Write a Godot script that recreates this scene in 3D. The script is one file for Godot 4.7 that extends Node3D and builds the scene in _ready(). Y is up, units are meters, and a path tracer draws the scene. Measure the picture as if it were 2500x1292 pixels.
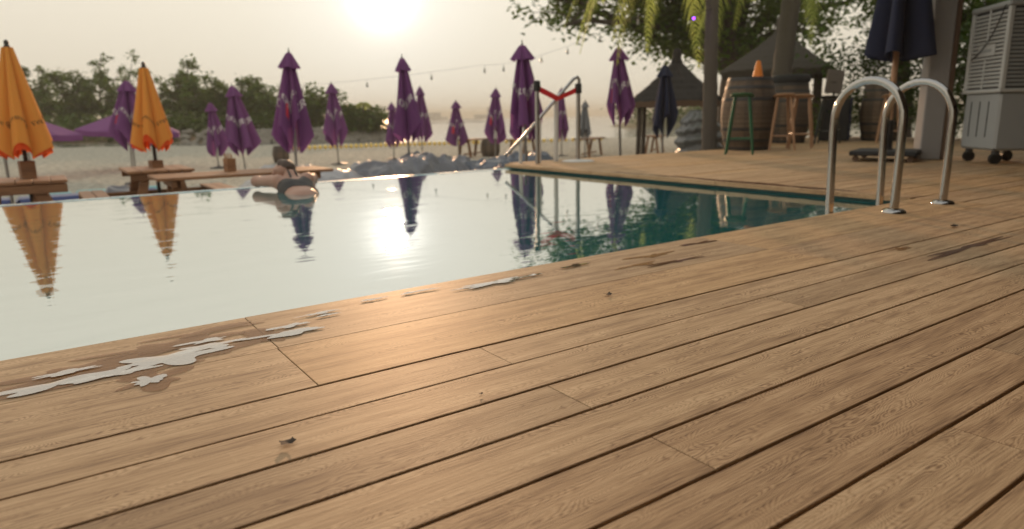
extends Node3D
# A raised pool with a wooden deck above a beach on a hazy late afternoon, the low sun ahead.
# Axes: x runs along the deck boards, -z points across the pool to the beach, the deck is y = 0, the sand y = -0.85.

const SAND := -0.85
const WATER := -0.05
var M := {}
var rng := RandomNumberGenerator.new()

# ---------------------------------------------------------------- mesh helpers
class Soup:
	var v := PackedVector3Array()
	var n := PackedVector3Array()
	var t := PackedVector2Array()
	func tri(a: Vector3, b: Vector3, c: Vector3, na: Vector3, nb: Vector3, nc: Vector3, ta := Vector2.ZERO, tb := Vector2.ZERO, tc := Vector2.ZERO) -> void:
		if (c - a).cross(b - a).dot(na + nb + nc) < 0.0:
			v.append_array([a, c, b]); n.append_array([na, nc, nb]); t.append_array([ta, tc, tb])
		else:
			v.append_array([a, b, c]); n.append_array([na, nb, nc]); t.append_array([ta, tb, tc])
	func quad(a: Vector3, b: Vector3, c: Vector3, d: Vector3, nn: Vector3, ta := Vector2.ZERO, tb := Vector2.ZERO, tc := Vector2.ZERO, td := Vector2.ZERO) -> void:
		tri(a, b, c, nn, nn, nn, ta, tb, tc)
		tri(a, c, d, nn, nn, nn, ta, tc, td)
	func face(pts: Array, nn: Vector3, ax: int, off := Vector2.ZERO) -> void:
		var uv := []
		for p in pts:
			uv.append((Vector2(p.z, p.y) if ax == 0 else Vector2(p.x, p.z) if ax == 1 else Vector2(p.x, p.y)) + off)
		quad(pts[0], pts[1], pts[2], pts[3], nn, uv[0], uv[1], uv[2], uv[3])
	# a box with chamfered edges, centred on at, turned by basis
	func box(at: Vector3, size: Vector3, bevel := 0.0, basis := Basis(), off := Vector2.ZERO) -> void:
		var h := size / 2.0
		var b: float = minf(bevel, minf(h.x, minf(h.y, h.z)) * 0.8)
		var start := v.size()
		for ax in 3:
			var i := (ax + 1) % 3
			var j := (ax + 2) % 3
			for s in [-1.0, 1.0]:
				var pts := []
				for q in [[-1, -1], [1, -1], [1, 1], [-1, 1]]:
					var p := Vector3.ZERO
					p[ax] = s * h[ax]
					p[i] = q[0] * (h[i] - b)
					p[j] = q[1] * (h[j] - b)
					pts.append(p)
				var nn := Vector3.ZERO
				nn[ax] = s
				face(pts, nn, ax, off)
			if b > 0.0:
				for si in [-1.0, 1.0]:
					for sj in [-1.0, 1.0]:
						var pts := []
						for q in [[-1, 0], [1, 0], [1, 1], [-1, 1]]:
							var p := Vector3.ZERO
							p[ax] = q[0] * (h[ax] - b)
							p[i] = si * (h[i] - (b if q[1] == 1 else 0.0))
							p[j] = sj * (h[j] - (0.0 if q[1] == 1 else b))
							pts.append(p)
						var nn := Vector3.ZERO
						nn[i] = si
						nn[j] = sj
						face(pts, nn.normalized(), i, off)
		for k in range(start, v.size()):
			v[k] = at + basis * v[k]
			n[k] = (basis * n[k]).normalized()
	# a smooth surface through a grid of points
	func surf(p: Array, wrap := false, flip := false, us := 1.0, vs := 1.0) -> void:
		var r := p.size()
		var c: int = p[0].size()
		var nr := []
		for i in r:
			var row := PackedVector3Array()
			for j in c:
				var j0 := (j - 1 + c) % c if wrap else maxi(j - 1, 0)
				var j1 := (j + 1) % c if wrap else mini(j + 1, c - 1)
				var d1: Vector3 = p[mini(i + 1, r - 1)][j] - p[maxi(i - 1, 0)][j]
				var d2: Vector3 = p[i][j1] - p[i][j0]
				var x := d1.cross(d2)
				if x.length_squared() < 1e-16:
					x = Vector3.UP * 1e-3 if i == 0 else Vector3.DOWN * 1e-3
					if flip: x = -x
				row.append(x.normalized() * (-1.0 if flip else 1.0))
			nr.append(row)
		for i in r - 1:
			for j in (c if wrap else c - 1):
				var k := (j + 1) % c
				var a := Vector2(us * j / c, vs * i / (r - 1.0))
				var e := Vector2(us * (j + 1) / c, vs * (i + 1) / (r - 1.0))
				tri(p[i][j], p[i][k], p[i + 1][k], nr[i][j], nr[i][k], nr[i + 1][k], a, Vector2(e.x, a.y), e)
				tri(p[i][j], p[i + 1][k], p[i + 1][j], nr[i][j], nr[i + 1][k], nr[i + 1][j], a, e, Vector2(a.x, e.y))
	func tube(path: Array, radii: Array, seg := 10, caps := true) -> void:
		var rings := []
		var side := Vector3.ZERO
		var dist := 0.0
		for i in path.size():
			var d: Vector3 = (path[mini(i + 1, path.size() - 1)] - path[maxi(i - 1, 0)]).normalized()
			if i == 0:
				side = d.cross(Vector3.UP if absf(d.y) < 0.9 else Vector3.RIGHT).normalized()
			side = (side - d * side.dot(d)).normalized()
			var up := d.cross(side)
			var ring := PackedVector3Array()
			var rad: float = radii[mini(i, radii.size() - 1)]
			for j in seg:
				var a := TAU * j / seg
				ring.append(path[i] + (side * cos(a) + up * sin(a)) * rad)
			rings.append(ring)
			if i > 0: dist += (path[i] - path[i - 1]).length()
		surf(rings, true, false, 1.0, maxf(dist, 0.01))
		if caps:
			for e in [0, path.size() - 1]:
				var d: Vector3 = (path[0] - path[1]) if e == 0 else (path[e] - path[e - 1])
				d = d.normalized()
				for j in seg:
					tri(path[e], rings[e][j], rings[e][(j + 1) % seg], d, d, d)
	func lathe(at: Vector3, prof: Array, seg := 24) -> void:
		var rings := []
		for q in prof:
			var ring := PackedVector3Array()
			for j in seg:
				var a := TAU * j / seg
				ring.append(at + Vector3(cos(a) * q[0], q[1], sin(a) * q[0]))
			rings.append(ring)
		surf(rings, true, prof[0][1] > prof[-1][1], 1.0, 1.0)
	func mesh() -> ArrayMesh:
		var a := []
		a.resize(Mesh.ARRAY_MAX)
		a[Mesh.ARRAY_VERTEX] = v
		a[Mesh.ARRAY_NORMAL] = n
		a[Mesh.ARRAY_TEX_UV] = t
		var tang := PackedFloat32Array()
		tang.resize(v.size() * 4)
		for i in v.size():
			var x := Vector3.UP.cross(n[i])
			x = x.normalized() if x.length() > 0.01 else Vector3.RIGHT
			tang[4 * i] = x.x; tang[4 * i + 1] = x.y; tang[4 * i + 2] = x.z; tang[4 * i + 3] = 1.0
		a[Mesh.ARRAY_TANGENT] = tang
		var m := ArrayMesh.new()
		m.add_surface_from_arrays(Mesh.PRIMITIVE_TRIANGLES, a)
		return m

func lin(r: float, g: float, b: float, a := 1.0) -> Color:
	var c := Color(r, g, b).linear_to_srgb()
	c.a = a
	return c

func mat(called: String, c: Color, rough := 0.7, metal := 0.0, spec := 0.5) -> StandardMaterial3D:
	var m := StandardMaterial3D.new()
	m.resource_name = called
	m.albedo_color = c
	m.roughness = rough
	m.metallic = metal
	m.metallic_specular = spec
	M[called] = m
	return m

func part(parent: Node3D, called: String, mesh: Mesh, m: Material, at := Vector3.ZERO) -> MeshInstance3D:
	var o := MeshInstance3D.new()
	o.name = called
	o.mesh = mesh
	o.material_override = m
	o.position = at
	parent.add_child(o, true)
	return o

func thing(called: String, label: String, category: String, at := Vector3.ZERO, turn := 0.0, group := "") -> Node3D:
	var o := Node3D.new()
	o.name = called
	add_child(o, true)
	o.position = at
	o.rotation.y = turn
	tag(o, label, category, group)
	return o

func tag(o: Node3D, label: String, category: String, group := "") -> void:
	o.set_meta("label", label)
	o.set_meta("category", category)
	if group != "": o.set_meta("group", group)

func struct(o: Node3D) -> Node3D:
	o.set_meta("kind", "structure")
	return o

func noise(seed_: int, freq: float, oct := 3) -> FastNoiseLite:
	var f := FastNoiseLite.new()
	f.seed = seed_
	f.noise_type = FastNoiseLite.TYPE_SIMPLEX_SMOOTH
	f.frequency = freq
	f.fractal_octaves = oct
	return f

# a seamless noise picture, made small and stretched to the wanted size
func stretched(seed_: int, w: int, h: int, to_w: int, to_h: int, freq: float, oct := 3) -> Image:
	var im := noise(seed_, freq, oct).get_seamless_image(w, h)
	im.convert(Image.FORMAT_RF)
	im.resize(to_w, to_h, Image.INTERPOLATE_CUBIC)
	return im

func noise_tex(seed_: int, size: int, freq: float, oct := 4) -> ImageTexture:
	var im := noise(seed_, freq, oct).get_seamless_image(size, size)
	return ImageTexture.create_from_image(im)

func normal_tex(seed_: int, w: int, h: int, to_w: int, to_h: int, freq: float, strength: float, oct := 3) -> ImageTexture:
	var im := stretched(seed_, w, h, to_w, to_h, freq, oct)
	im.convert(Image.FORMAT_RGBA8)
	im.bump_map_to_normal_map(strength)
	return ImageTexture.create_from_image(im)

# wood: long fibres, darker streaks and the contour lines of the growth rings
func wood_image(seed_: int, w: int, h: int, pale: Color, mid: Color, dark: Color, figure: float) -> Array:
	var fine := stretched(seed_, maxi(w / 14, 8), h, w, h, 0.14, 3)
	var long := stretched(seed_ + 1, maxi(w / 32, 8), maxi(h / 4, 8), w, h, 0.05, 3)
	var ring := stretched(seed_ + 2, maxi(w / 8, 8), maxi(h / 4, 8), w, h, 0.022, 2)
	var wob := stretched(seed_ + 3, maxi(w / 4, 8), maxi(h / 2, 8), w, h, 0.03, 3)
	var blot := stretched(seed_ + 4, maxi(w / 16, 8), maxi(h / 8, 8), w, h, 0.05, 2)
	var im := Image.create(w, h, false, Image.FORMAT_RGB8)
	var bump := Image.create(w, h, false, Image.FORMAT_L8)
	for y in h:
		for x in w:
			var f := fine.get_pixel(x, y).r
			var l := long.get_pixel(x, y).r
			var g := ring.get_pixel(x, y).r * 26.0 + wob.get_pixel(x, y).r * 3.2
			g = pow(absf(g - floorf(g) - 0.5) * 2.0, 0.6)
			var bl := blot.get_pixel(x, y).r
			var k := clampf(0.5 + (f - 0.5) * 0.85 + (l - 0.5) * 0.6 + (g - 0.5) * figure * clampf(bl * 2.4 - 0.5, 0.1, 1.3), 0.0, 1.0)
			var c := dark.lerp(mid, k * 2.0) if k < 0.5 else mid.lerp(pale, k * 2.0 - 1.0)
			im.set_pixel(x, y, c.linear_to_srgb())
			bump.set_pixel(x, y, Color(0.5 + (f - 0.5) * 0.6 + (g - 0.5) * 0.15, 0, 0))
	im.generate_mipmaps()
	return [ImageTexture.create_from_image(im), ImageTexture.create_from_image(bump)]

# ---------------------------------------------------------------- materials
func materials() -> void:
	var wa := wood_image(11, 1024, 512, Color(0.64, 0.46, 0.28), Color(0.475, 0.318, 0.180), Color(0.215, 0.128, 0.068), 0.66)
	var tints := [lin(1.0, 1.0, 1.0), lin(0.92, 0.89, 0.87), lin(1.0, 0.95, 0.86), lin(0.82, 0.82, 0.82), lin(1.0, 1.0, 1.0)]
	for k in 5:
		var m := mat("deck_board_%d" % k, tints[k], 0.60, 0.0, 0.40)
		m.albedo_texture = wa[0]
		m.uv1_scale = Vector3(0.8, 3.4, 1)
		m.heightmap_enabled = true
		m.heightmap_texture = wa[1]
		m.heightmap_scale = 0.05
	var wb := wood_image(31, 512, 256, Color(0.36, 0.20, 0.10), Color(0.25, 0.125, 0.06), Color(0.13, 0.06, 0.03), 0.3)
	for k in 2:
		var m := mat("table_wood_%d" % k, [lin(1, 1, 1), lin(0.8, 0.78, 0.75)][k], 0.6)
		m.albedo_texture = wb[0]
		m.uv1_scale = Vector3(0.9, 3.0, 1)
	var wg := wood_image(51, 256, 256, Color(0.22, 0.17, 0.12), Color(0.14, 0.10, 0.07), Color(0.06, 0.045, 0.035), 0.3)
	for k in 3:
		var m := mat("barrel_wood_%d" % k, [lin(0.8, 0.78, 0.76), lin(0.58, 0.58, 0.6), lin(0.95, 0.9, 0.85)][k], 0.65)
		m.albedo_texture = wg[0]
		m.uv1_scale = Vector3(1.0, 1.0, 1)
	mat("stool_wood", lin(0.42, 0.25, 0.15), 0.5)
	mat("under_deck", lin(0.34, 0.235, 0.145), 0.9)
	mat("deck_edge", lin(0.07, 0.05, 0.04), 0.8)
	mat("steel", lin(0.40, 0.395, 0.385), 0.12, 1.0)
	mat("brushed_steel", lin(0.42, 0.41, 0.40), 0.35, 1.0)
	mat("pole_metal", lin(0.30, 0.29, 0.28), 0.4, 0.9)
	mat("black_metal", lin(0.02, 0.018, 0.017), 0.5)
	mat("hoop", lin(0.06, 0.06, 0.062), 0.55, 0.6)
	mat("white_paint", lin(0.62, 0.62, 0.60), 0.5)
	mat("black_plastic", lin(0.015, 0.015, 0.016), 0.45)
	mat("red_strap", lin(0.72, 0.02, 0.035), 0.55)
	mat("green_paint", lin(0.012, 0.10, 0.045), 0.35)
	mat("dark_paint", lin(0.02, 0.028, 0.03), 0.45)
	var clo := noise_tex(71, 256, 0.25, 2)
	for q in [["purple", lin(0.140, 0.045, 0.158), lin(0.26, 0.09, 0.28)], ["orange", lin(0.80, 0.40, 0.075), lin(0.70, 0.36, 0.08)], ["lining", lin(0.80, 0.11, 0.02), lin(0.9, 0.2, 0.04)], ["navy", lin(0.010, 0.016, 0.050), lin(0.012, 0.018, 0.04)], ["grey_cloth", lin(0.17, 0.18, 0.20), lin(0.1, 0.1, 0.1)]]:
		var m := mat(q[0], q[1], 0.85)
		m.backlight_enabled = true
		m.backlight = q[2]
		m.heightmap_enabled = true
		m.heightmap_texture = clo
		m.heightmap_scale = 0.15
		m.uv1_triplanar = true
		m.uv1_scale = Vector3(6, 6, 6)
	mat("print_white", lin(0.62, 0.58, 0.60), 0.8)
	mat("print_red", lin(0.62, 0.05, 0.09), 0.8)
	mat("print_brown", lin(0.22, 0.11, 0.03), 0.8)
	var sd := mat("sand", lin(0.64, 0.635, 0.56), 0.95, 0.0, 0.2)
	var si := Image.create(512, 512, false, Image.FORMAT_RGB8)
	var s1 := stretched(81, 512, 512, 512, 512, 0.05, 4)
	var s2 := stretched(82, 512, 512, 512, 512, 0.35, 2)
	for y in 512:
		for x in 512:
			var k := 0.8 + 0.3 * (s1.get_pixel(x, y).r - 0.5) + 0.35 * (s2.get_pixel(x, y).r - 0.5)
			si.set_pixel(x, y, Color(k, k * 0.995, k * 0.98).clamp())
	sd.albedo_texture = ImageTexture.create_from_image(si)
	sd.uv1_triplanar = true
	sd.uv1_world_triplanar = true
	sd.uv1_scale = Vector3(0.16, 0.16, 0.16)
	sd.heightmap_enabled = true
	sd.heightmap_texture = noise_tex(83, 512, 0.04, 4)
	sd.heightmap_scale = 16.0
	var w := mat("pool_water", lin(0.008, 0.205, 0.215, 0.92), 0.012, 0.0, 0.71)
	w.refraction_enabled = true
	w.refraction_scale = 0.2
	w.clearcoat_enabled = true
	w.clearcoat = 1.0
	w.clearcoat_roughness = 0.015
	w.normal_enabled = true
	w.normal_texture = normal_tex(91, 256, 512, 1024, 1024, 0.02, 9.0, 3)
	w.normal_scale = 0.11
	w.uv1_scale = Vector3(0.25, 0.34, 1)
	var sea := mat("sea_water", lin(0.14, 0.15, 0.14), 0.10, 0.0, 0.7)
	sea.normal_enabled = true
	sea.normal_texture = normal_tex(92, 256, 256, 512, 512, 0.03, 6.0, 3)
	sea.normal_scale = 0.08
	sea.uv1_scale = Vector3(0.15, 0.15, 1)
	for k in 4:
		var ti := mat("pool_tile_%d" % k, [lin(0.20, 0.42, 0.50), lin(0.28, 0.50, 0.56), lin(0.13, 0.34, 0.42), lin(0.36, 0.55, 0.60)][k], 0.2)
		ti.clearcoat_enabled = true
	mat("grout", lin(0.42, 0.46, 0.46), 0.8)
	mat("pool_wall", lin(0.05, 0.20, 0.21), 0.4)
	for q in [["tarp_blue", lin(0.065, 0.085, 0.120)], ["tarp_grey", lin(0.125, 0.135, 0.16)], ["tarp_silver", lin(0.30, 0.31, 0.33)], ["cover_grey", lin(0.10, 0.11, 0.12)]]:
		var m := mat(q[0], q[1], 0.34, 0.0, 0.6)
		m.heightmap_enabled = true
		m.heightmap_texture = noise_tex(95, 256, 0.03, 4)
		m.heightmap_scale = 0.5
		m.uv1_triplanar = true
		m.uv1_scale = Vector3(1.3, 1.3, 1.3)
	mat("blue_vinyl", lin(0.02, 0.04, 0.16), 0.4)
	mat("teal_vinyl", lin(0.10, 0.34, 0.36), 0.45)
	var leaf := [["leaf_dark", lin(0.105, 0.155, 0.026)], ["leaf_palm", lin(0.19, 0.17, 0.035)], ["leaf_far", lin(0.105, 0.155, 0.035)], ["leaf_bush", lin(0.06, 0.10, 0.02)]]
	for q in leaf:
		var m := mat(q[0], Color.WHITE, 0.55)
		m.albedo_color = q[1]
		m.vertex_color_use_as_albedo = true
		m.backlight_enabled = true
		m.backlight = lin(0.80, 0.95, 0.25)
	var bk := mat("bark", lin(0.075, 0.06, 0.048), 0.9)
	bk.heightmap_enabled = true
	bk.heightmap_texture = noise_tex(97, 256, 0.06, 4)
	bk.heightmap_scale = 5.0
	bk.uv1_triplanar = true
	bk.uv1_scale = Vector3(3, 1.2, 3)
	var pb := mat("palm_bark", lin(0.13, 0.115, 0.10), 0.9)
	pb.heightmap_enabled = true
	pb.heightmap_texture = bk.heightmap_texture
	pb.heightmap_scale = 3.0
	pb.uv1_triplanar = true
	pb.uv1_scale = Vector3(1.2, 4.0, 1.2)
	var th := mat("thatch", lin(0.085, 0.075, 0.062), 0.95)
	th.heightmap_enabled = true
	th.heightmap_texture = noise_tex(98, 256, 0.12, 3)
	th.heightmap_scale = 5.0
	th.uv1_triplanar = true
	th.uv1_scale = Vector3(2, 0.5, 2)
	mat("thatch_dark", lin(0.020, 0.018, 0.016), 0.95)
	mat("rock", lin(0.20, 0.19, 0.165), 0.9)
	mat("earth", lin(0.13, 0.125, 0.07), 0.95)
	var pl := mat("column_plaster", lin(0.33, 0.33, 0.34), 0.9)
	pl.heightmap_enabled = true
	pl.heightmap_texture = noise_tex(99, 256, 0.12, 4)
	pl.heightmap_scale = 0.8
	pl.uv1_triplanar = true
	pl.uv1_scale = Vector3(2, 2, 2)
	mat("brown_trim", lin(0.12, 0.075, 0.05), 0.7)
	mat("dark_panel", lin(0.018, 0.02, 0.025), 0.7)
	mat("roof_under", lin(0.24, 0.22, 0.20), 0.9)
	mat("cooler_white", lin(0.50, 0.53, 0.54), 0.45)
	mat("cooler_grey", lin(0.34, 0.37, 0.39), 0.5)
	mat("cooler_dark", lin(0.05, 0.055, 0.06), 0.6)
	mat("cone_orange", lin(0.75, 0.22, 0.02), 0.5)
	mat("box_red", lin(0.55, 0.10, 0.04), 0.6)
	mat("board_grey", lin(0.16, 0.14, 0.125), 0.7)
	mat("yellow_float", lin(0.85, 0.62, 0.16), 0.4)
	mat("rope", lin(0.35, 0.32, 0.24), 0.8)
	mat("far_grey", lin(0.30, 0.32, 0.34), 0.8)
	mat("skin", lin(0.37, 0.22, 0.165), 0.5)
	M.skin.subsurf_scatter_enabled = true
	M.skin.subsurf_scatter_strength = 0.15
	mat("hair", lin(0.055, 0.032, 0.02), 0.5)
	mat("swimsuit", lin(0.010, 0.010, 0.012), 0.55)
	mat("pink_cloth", lin(0.7, 0.08, 0.35), 0.8)
	mat("dead_leaf", lin(0.05, 0.032, 0.02), 0.8)
	var pu := mat("puddle_water", lin(0.9, 0.9, 0.88, 0.06), 0.01, 0.0, 0.71)
	pu.refraction_enabled = true
	pu.refraction_scale = 0.12
	pu.clearcoat_enabled = true
	pu.clearcoat = 1.0
	pu.clearcoat_roughness = 0.01
	var ws := mat("wet_stain", lin(0.105, 0.036, 0.020, 0.68), 0.2)
	ws.transparency = BaseMaterial3D.TRANSPARENCY_ALPHA
	ws.metallic_specular = 0.22
	var rs := mat("tan_stain", lin(0.30, 0.135, 0.035, 0.55), 0.25)
	rs.transparency = BaseMaterial3D.TRANSPARENCY_ALPHA
	rs.metallic_specular = 0.22
	mat("bulb_glass", lin(0.25, 0.24, 0.22), 0.2)
	var vl := mat("violet_lamp", lin(0.4, 0.1, 0.8), 0.3)
	vl.emission_enabled = true
	vl.emission = Color(0.55, 0.2, 1.0)
	vl.emission_energy_multiplier = 6.0

# ---------------------------------------------------------------- sky
func sky_picture(sun: Vector3) -> ImageTexture:
	var w := 1024
	var h := 512
	var im := Image.create(w, h, false, Image.FORMAT_RGBF)
	for y in h:
		var th := PI * (y + 0.5) / h
		for x in w:
			var ph := TAU * (x + 0.5) / w
			var d := Vector3(sin(th) * sin(ph), cos(th), -sin(th) * cos(ph))
			var e := maxf(d.y, 0.0)
			var g := rad_to_deg(acos(clampf(d.dot(sun), -1.0, 1.0)))
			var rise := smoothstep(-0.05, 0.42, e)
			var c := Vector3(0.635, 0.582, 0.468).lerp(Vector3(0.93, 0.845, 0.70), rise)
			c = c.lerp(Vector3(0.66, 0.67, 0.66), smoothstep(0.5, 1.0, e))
			c += Vector3(0.24, 0.23, 0.205) * exp(-g / 34.0)
			c += Vector3(0.15, 0.165, 0.185) * exp(-g * g / 45.0)
			c += Vector3(1.3, 1.25, 1.15) * exp(-g * g / 4.0)
			im.set_pixel(x, y, Color(c.x, c.y, c.z))
	return ImageTexture.create_from_image(im)

# ---------------------------------------------------------------- the setting
func edge_z(x: float) -> float:      # the near edge of the pool
	return -1.855 - 0.0195 * x

func over_z(x: float) -> float:      # the overflow edge on the beach side
	return -6.03 - 0.043 * x

# one board between four plan corners, chamfered along its top edges
func board_mesh(x0: float, x1: float, za0: float, za1: float, zb0: float, zb1: float, thick: float, off: Vector2) -> ArrayMesh:
	var s := Soup.new()
	var c := 0.0011
	var top := [Vector3(x0 + c, 0, za0 + c), Vector3(x1 - c, 0, za1 + c), Vector3(x1 - c, 0, zb1 - c), Vector3(x0 + c, 0, zb0 - c)]
	var rim := [Vector3(x0, -c, za0), Vector3(x1, -c, za1), Vector3(x1, -c, zb1), Vector3(x0, -c, zb0)]
	s.face(top, Vector3.UP, 1, off)
	var sides := [Vector3.FORWARD, Vector3.RIGHT, Vector3.BACK, Vector3.LEFT]
	for i in 4:
		var j := (i + 1) % 4
		s.face([top[i], top[j], rim[j], rim[i]], (sides[i] + Vector3.UP).normalized(), 1, off)
		var d := Vector3.DOWN * (thick - c)
		s.face([rim[i], rim[j], rim[j] + d, rim[i] + d], sides[i], 2 if i % 2 == 0 else 0, off)
	return s.mesh()

func add_board(deck: Node3D, x0: float, x1: float, za0: float, za1: float, zb0: float, zb1: float) -> void:
	var o := part(deck, "board", board_mesh(x0, x1, za0, za1, zb0, zb1, 0.045, Vector2(rng.randf() * 9.0, rng.randf() * 3.0)), M["deck_board_%d" % (rng.randi() % 5)])
	o.position.y = rng.randf_range(-0.0009, 0.0009)

func build_deck() -> void:
	var deck := Node3D.new()
	deck.name = "deck"
	add_child(deck)
	struct(deck)
	var corner := 4.335
	# two wide rows along the near edge with thin joints
	var jx := [-5.6, -3.6, -1.6, 0.4125, 2.3, corner]
	for i in jx.size() - 1:
		add_board(deck, jx[i] + 0.0007, jx[i + 1] - 0.0007, edge_z(jx[i]), edge_z(jx[i + 1]), -1.5495, -1.5495)
	jx = [-5.6, -3.6, -1.6, 0.4085, 2.305, 4.25, 6.2, 8.2, 10.2, 12.2, 14.0]
	for i in jx.size() - 1:
		add_board(deck, jx[i] + 0.0007, jx[i + 1] - 0.0007, -1.5465, -1.5465, -1.271, -1.271)
	# narrow rows towards and behind the camera, wide grooves
	var pitch := 0.137
	var known := {0: 0.787, 1: 1.673, 2: 0.771, 3: 1.682, 4: 0.774, 5: 1.684, 6: 1.20}
	for r in 20:
		var za := -1.268 + pitch * r + 0.0034
		var zb := za + pitch - 0.0068
		var first: float = known.get(r, 0.3 + 1.7 * rng.randf())
		var cuts := [-2.6 - rng.randf() * 0.6, first - 1.95, first, first + 1.95, first + 3.9, first + 5.9, 9.6 + rng.randf()]
		if cuts[1] < cuts[0] + 0.4: cuts[1] = cuts[0] + 0.6
		if r > 10: cuts = [-1.6, first, first + 2.4, first + 4.6]
		for i in cuts.size() - 1:
			add_board(deck, cuts[i] + 0.0006, cuts[i + 1] - 0.0006, za, za, zb, zb)
	# the right-hand deck beyond the pool corner
	var z := -1.5495
	var r2 := 0
	while z > -8.1:
		var zb := z - 0.001 if r2 == 0 else z - 0.0045
		var za := z - pitch + 0.0045
		var x0 := corner + (0.002 if r2 < 3 else 0.155)
		var x1 := 14.0
		if za < -6.60: x0 = 10.4
		var x := x0
		var cut: float = x0 + 0.7 + 1.4 * rng.randf()
		while x < x1:
			add_board(deck, x + 0.0007, minf(cut, x1) - 0.0007, za, za, zb, zb)
			x = cut
			cut += 2.1
		z -= pitch
		r2 += 1
	# the coping that runs along the side of the pool
	var zc := -1.97
	while zc > -6.25:
		var zn := maxf(zc - 1.45, -6.3)
		var x0c := corner - 0.012 * (-zc - 1.97) / 4.3
		var o := part(deck, "board", board_mesh(x0c - 0.012, corner + 0.151, zn + 0.001, zn + 0.001, zc - 0.001, zc - 0.001, 0.03, Vector2(rng.randf() * 9.0, rng.randf())), M["deck_board_%d" % (rng.randi() % 5)])
		o.position.y = 0.001
		zc -= 1.45
	# the dark structure under the boards, seen through the grooves
	var s := Soup.new()
	s.box(Vector3(4.2, -0.30, 1.0), Vector3(19.6, 0.42, 5.08), 0.0)
	s.box(Vector3(9.3, -0.302, -4.02), Vector3(9.6, 0.42, 4.95), 0.0)
	s.box(Vector3(12.25, -0.302, -7.3), Vector3(3.6, 0.42, 1.6), 0.0)
	part(deck, "substructure", s.mesh(), M.under_deck)
	var f := Soup.new()
	f.box(Vector3(7.4, -0.45, -6.545), Vector3(5.95, 0.80, 0.04), 0.004)
	part(deck, "fascia", f.mesh(), M.deck_edge)

func build_pool() -> void:
	var basin := Node3D.new()
	basin.name = "pool_basin"
	add_child(basin)
	struct(basin)
	var xl := -5.6
	var xr := 4.36
	var s := Soup.new()
	s.box(Vector3(-0.6, -1.32, -4.0), Vector3(10.2, 0.1, 4.9), 0.0)
	part(basin, "floor", s.mesh(), M.pool_wall)
	s = Soup.new()
	s.quad(Vector3(xl, -1.3, edge_z(xl) + 0.03), Vector3(xr, -1.3, edge_z(xr) + 0.03), Vector3(xr, -0.034, edge_z(xr) + 0.03), Vector3(xl, -0.034, edge_z(xl) + 0.03), Vector3.FORWARD)
	part(basin, "wall", s.mesh(), M.pool_wall)
	s = Soup.new()
	s.quad(Vector3(xr + 0.02, -1.3, -1.8), Vector3(xr + 0.02, -1.3, -6.4), Vector3(xr + 0.02, -0.033, -6.4), Vector3(xr + 0.02, -0.033, -1.8), Vector3.LEFT)
	part(basin, "wall", s.mesh(), M.pool_wall)
	s = Soup.new()
	s.quad(Vector3(xl, -1.3, -1.7), Vector3(xl, -1.3, -6.0), Vector3(xl, -0.04, -6.0), Vector3(xl, -0.04, -1.7), Vector3.RIGHT)
	part(basin, "wall", s.mesh(), M.pool_wall)
	# the overflow wall and its row of tiles
	s = Soup.new()
	var a := Vector3(xl, 0, over_z(xl))
	var b := Vector3(xr, 0, over_z(xr))
	var dir := (b - a).normalized()
	var turn := Basis(Vector3.UP, atan2(-dir.z, dir.x))
	s.box((a + b) / 2.0 + Vector3(0, -0.70, -0.072), Vector3((b - a).length(), 1.29, 0.13), 0.0, turn)
	part(basin, "overflow_wall", s.mesh(), M.grout)
	var tm := Soup.new()
	tm.box(Vector3.ZERO, Vector3(0.0485, 0.010, 0.058), 0.002)
	var tile := tm.mesh()
	var n := int((b - a).length() / 0.0505)
	for row in 2:
		for i in n:
			var x := (i + 0.5) * 0.0505 + (0.012 if row == 1 else 0.0)
			var p := a + dir * x + Vector3(0, -0.0515 - 0.002 * row, -0.041 - 0.0605 * row)
			if p.x < -1.3 or p.x > 4.34 or (row == 1 and p.x > 2.0 + 4.0): continue
			var o := part(basin, "tile", tile, M["pool_tile_%d" % (rng.randi() % 4)], p)
			o.basis = turn
	var w := Soup.new()
	var pts := []
	for i in 41:
		var rowp := PackedVector3Array()
		for j in 2:
			var x := lerpf(xl, xr + 0.015, i / 40.0)
			rowp.append(Vector3(x, WATER, edge_z(x) + 0.025 if j == 0 else over_z(x) - 0.006))
		pts.append(rowp)
	for i in 40:
		var q := [pts[i][0], pts[i + 1][0], pts[i + 1][1], pts[i][1]]
		w.face(q, Vector3.UP, 1)
	var water := part(self, "pool_water", w.mesh(), M.pool_water)
	struct(water)

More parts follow.
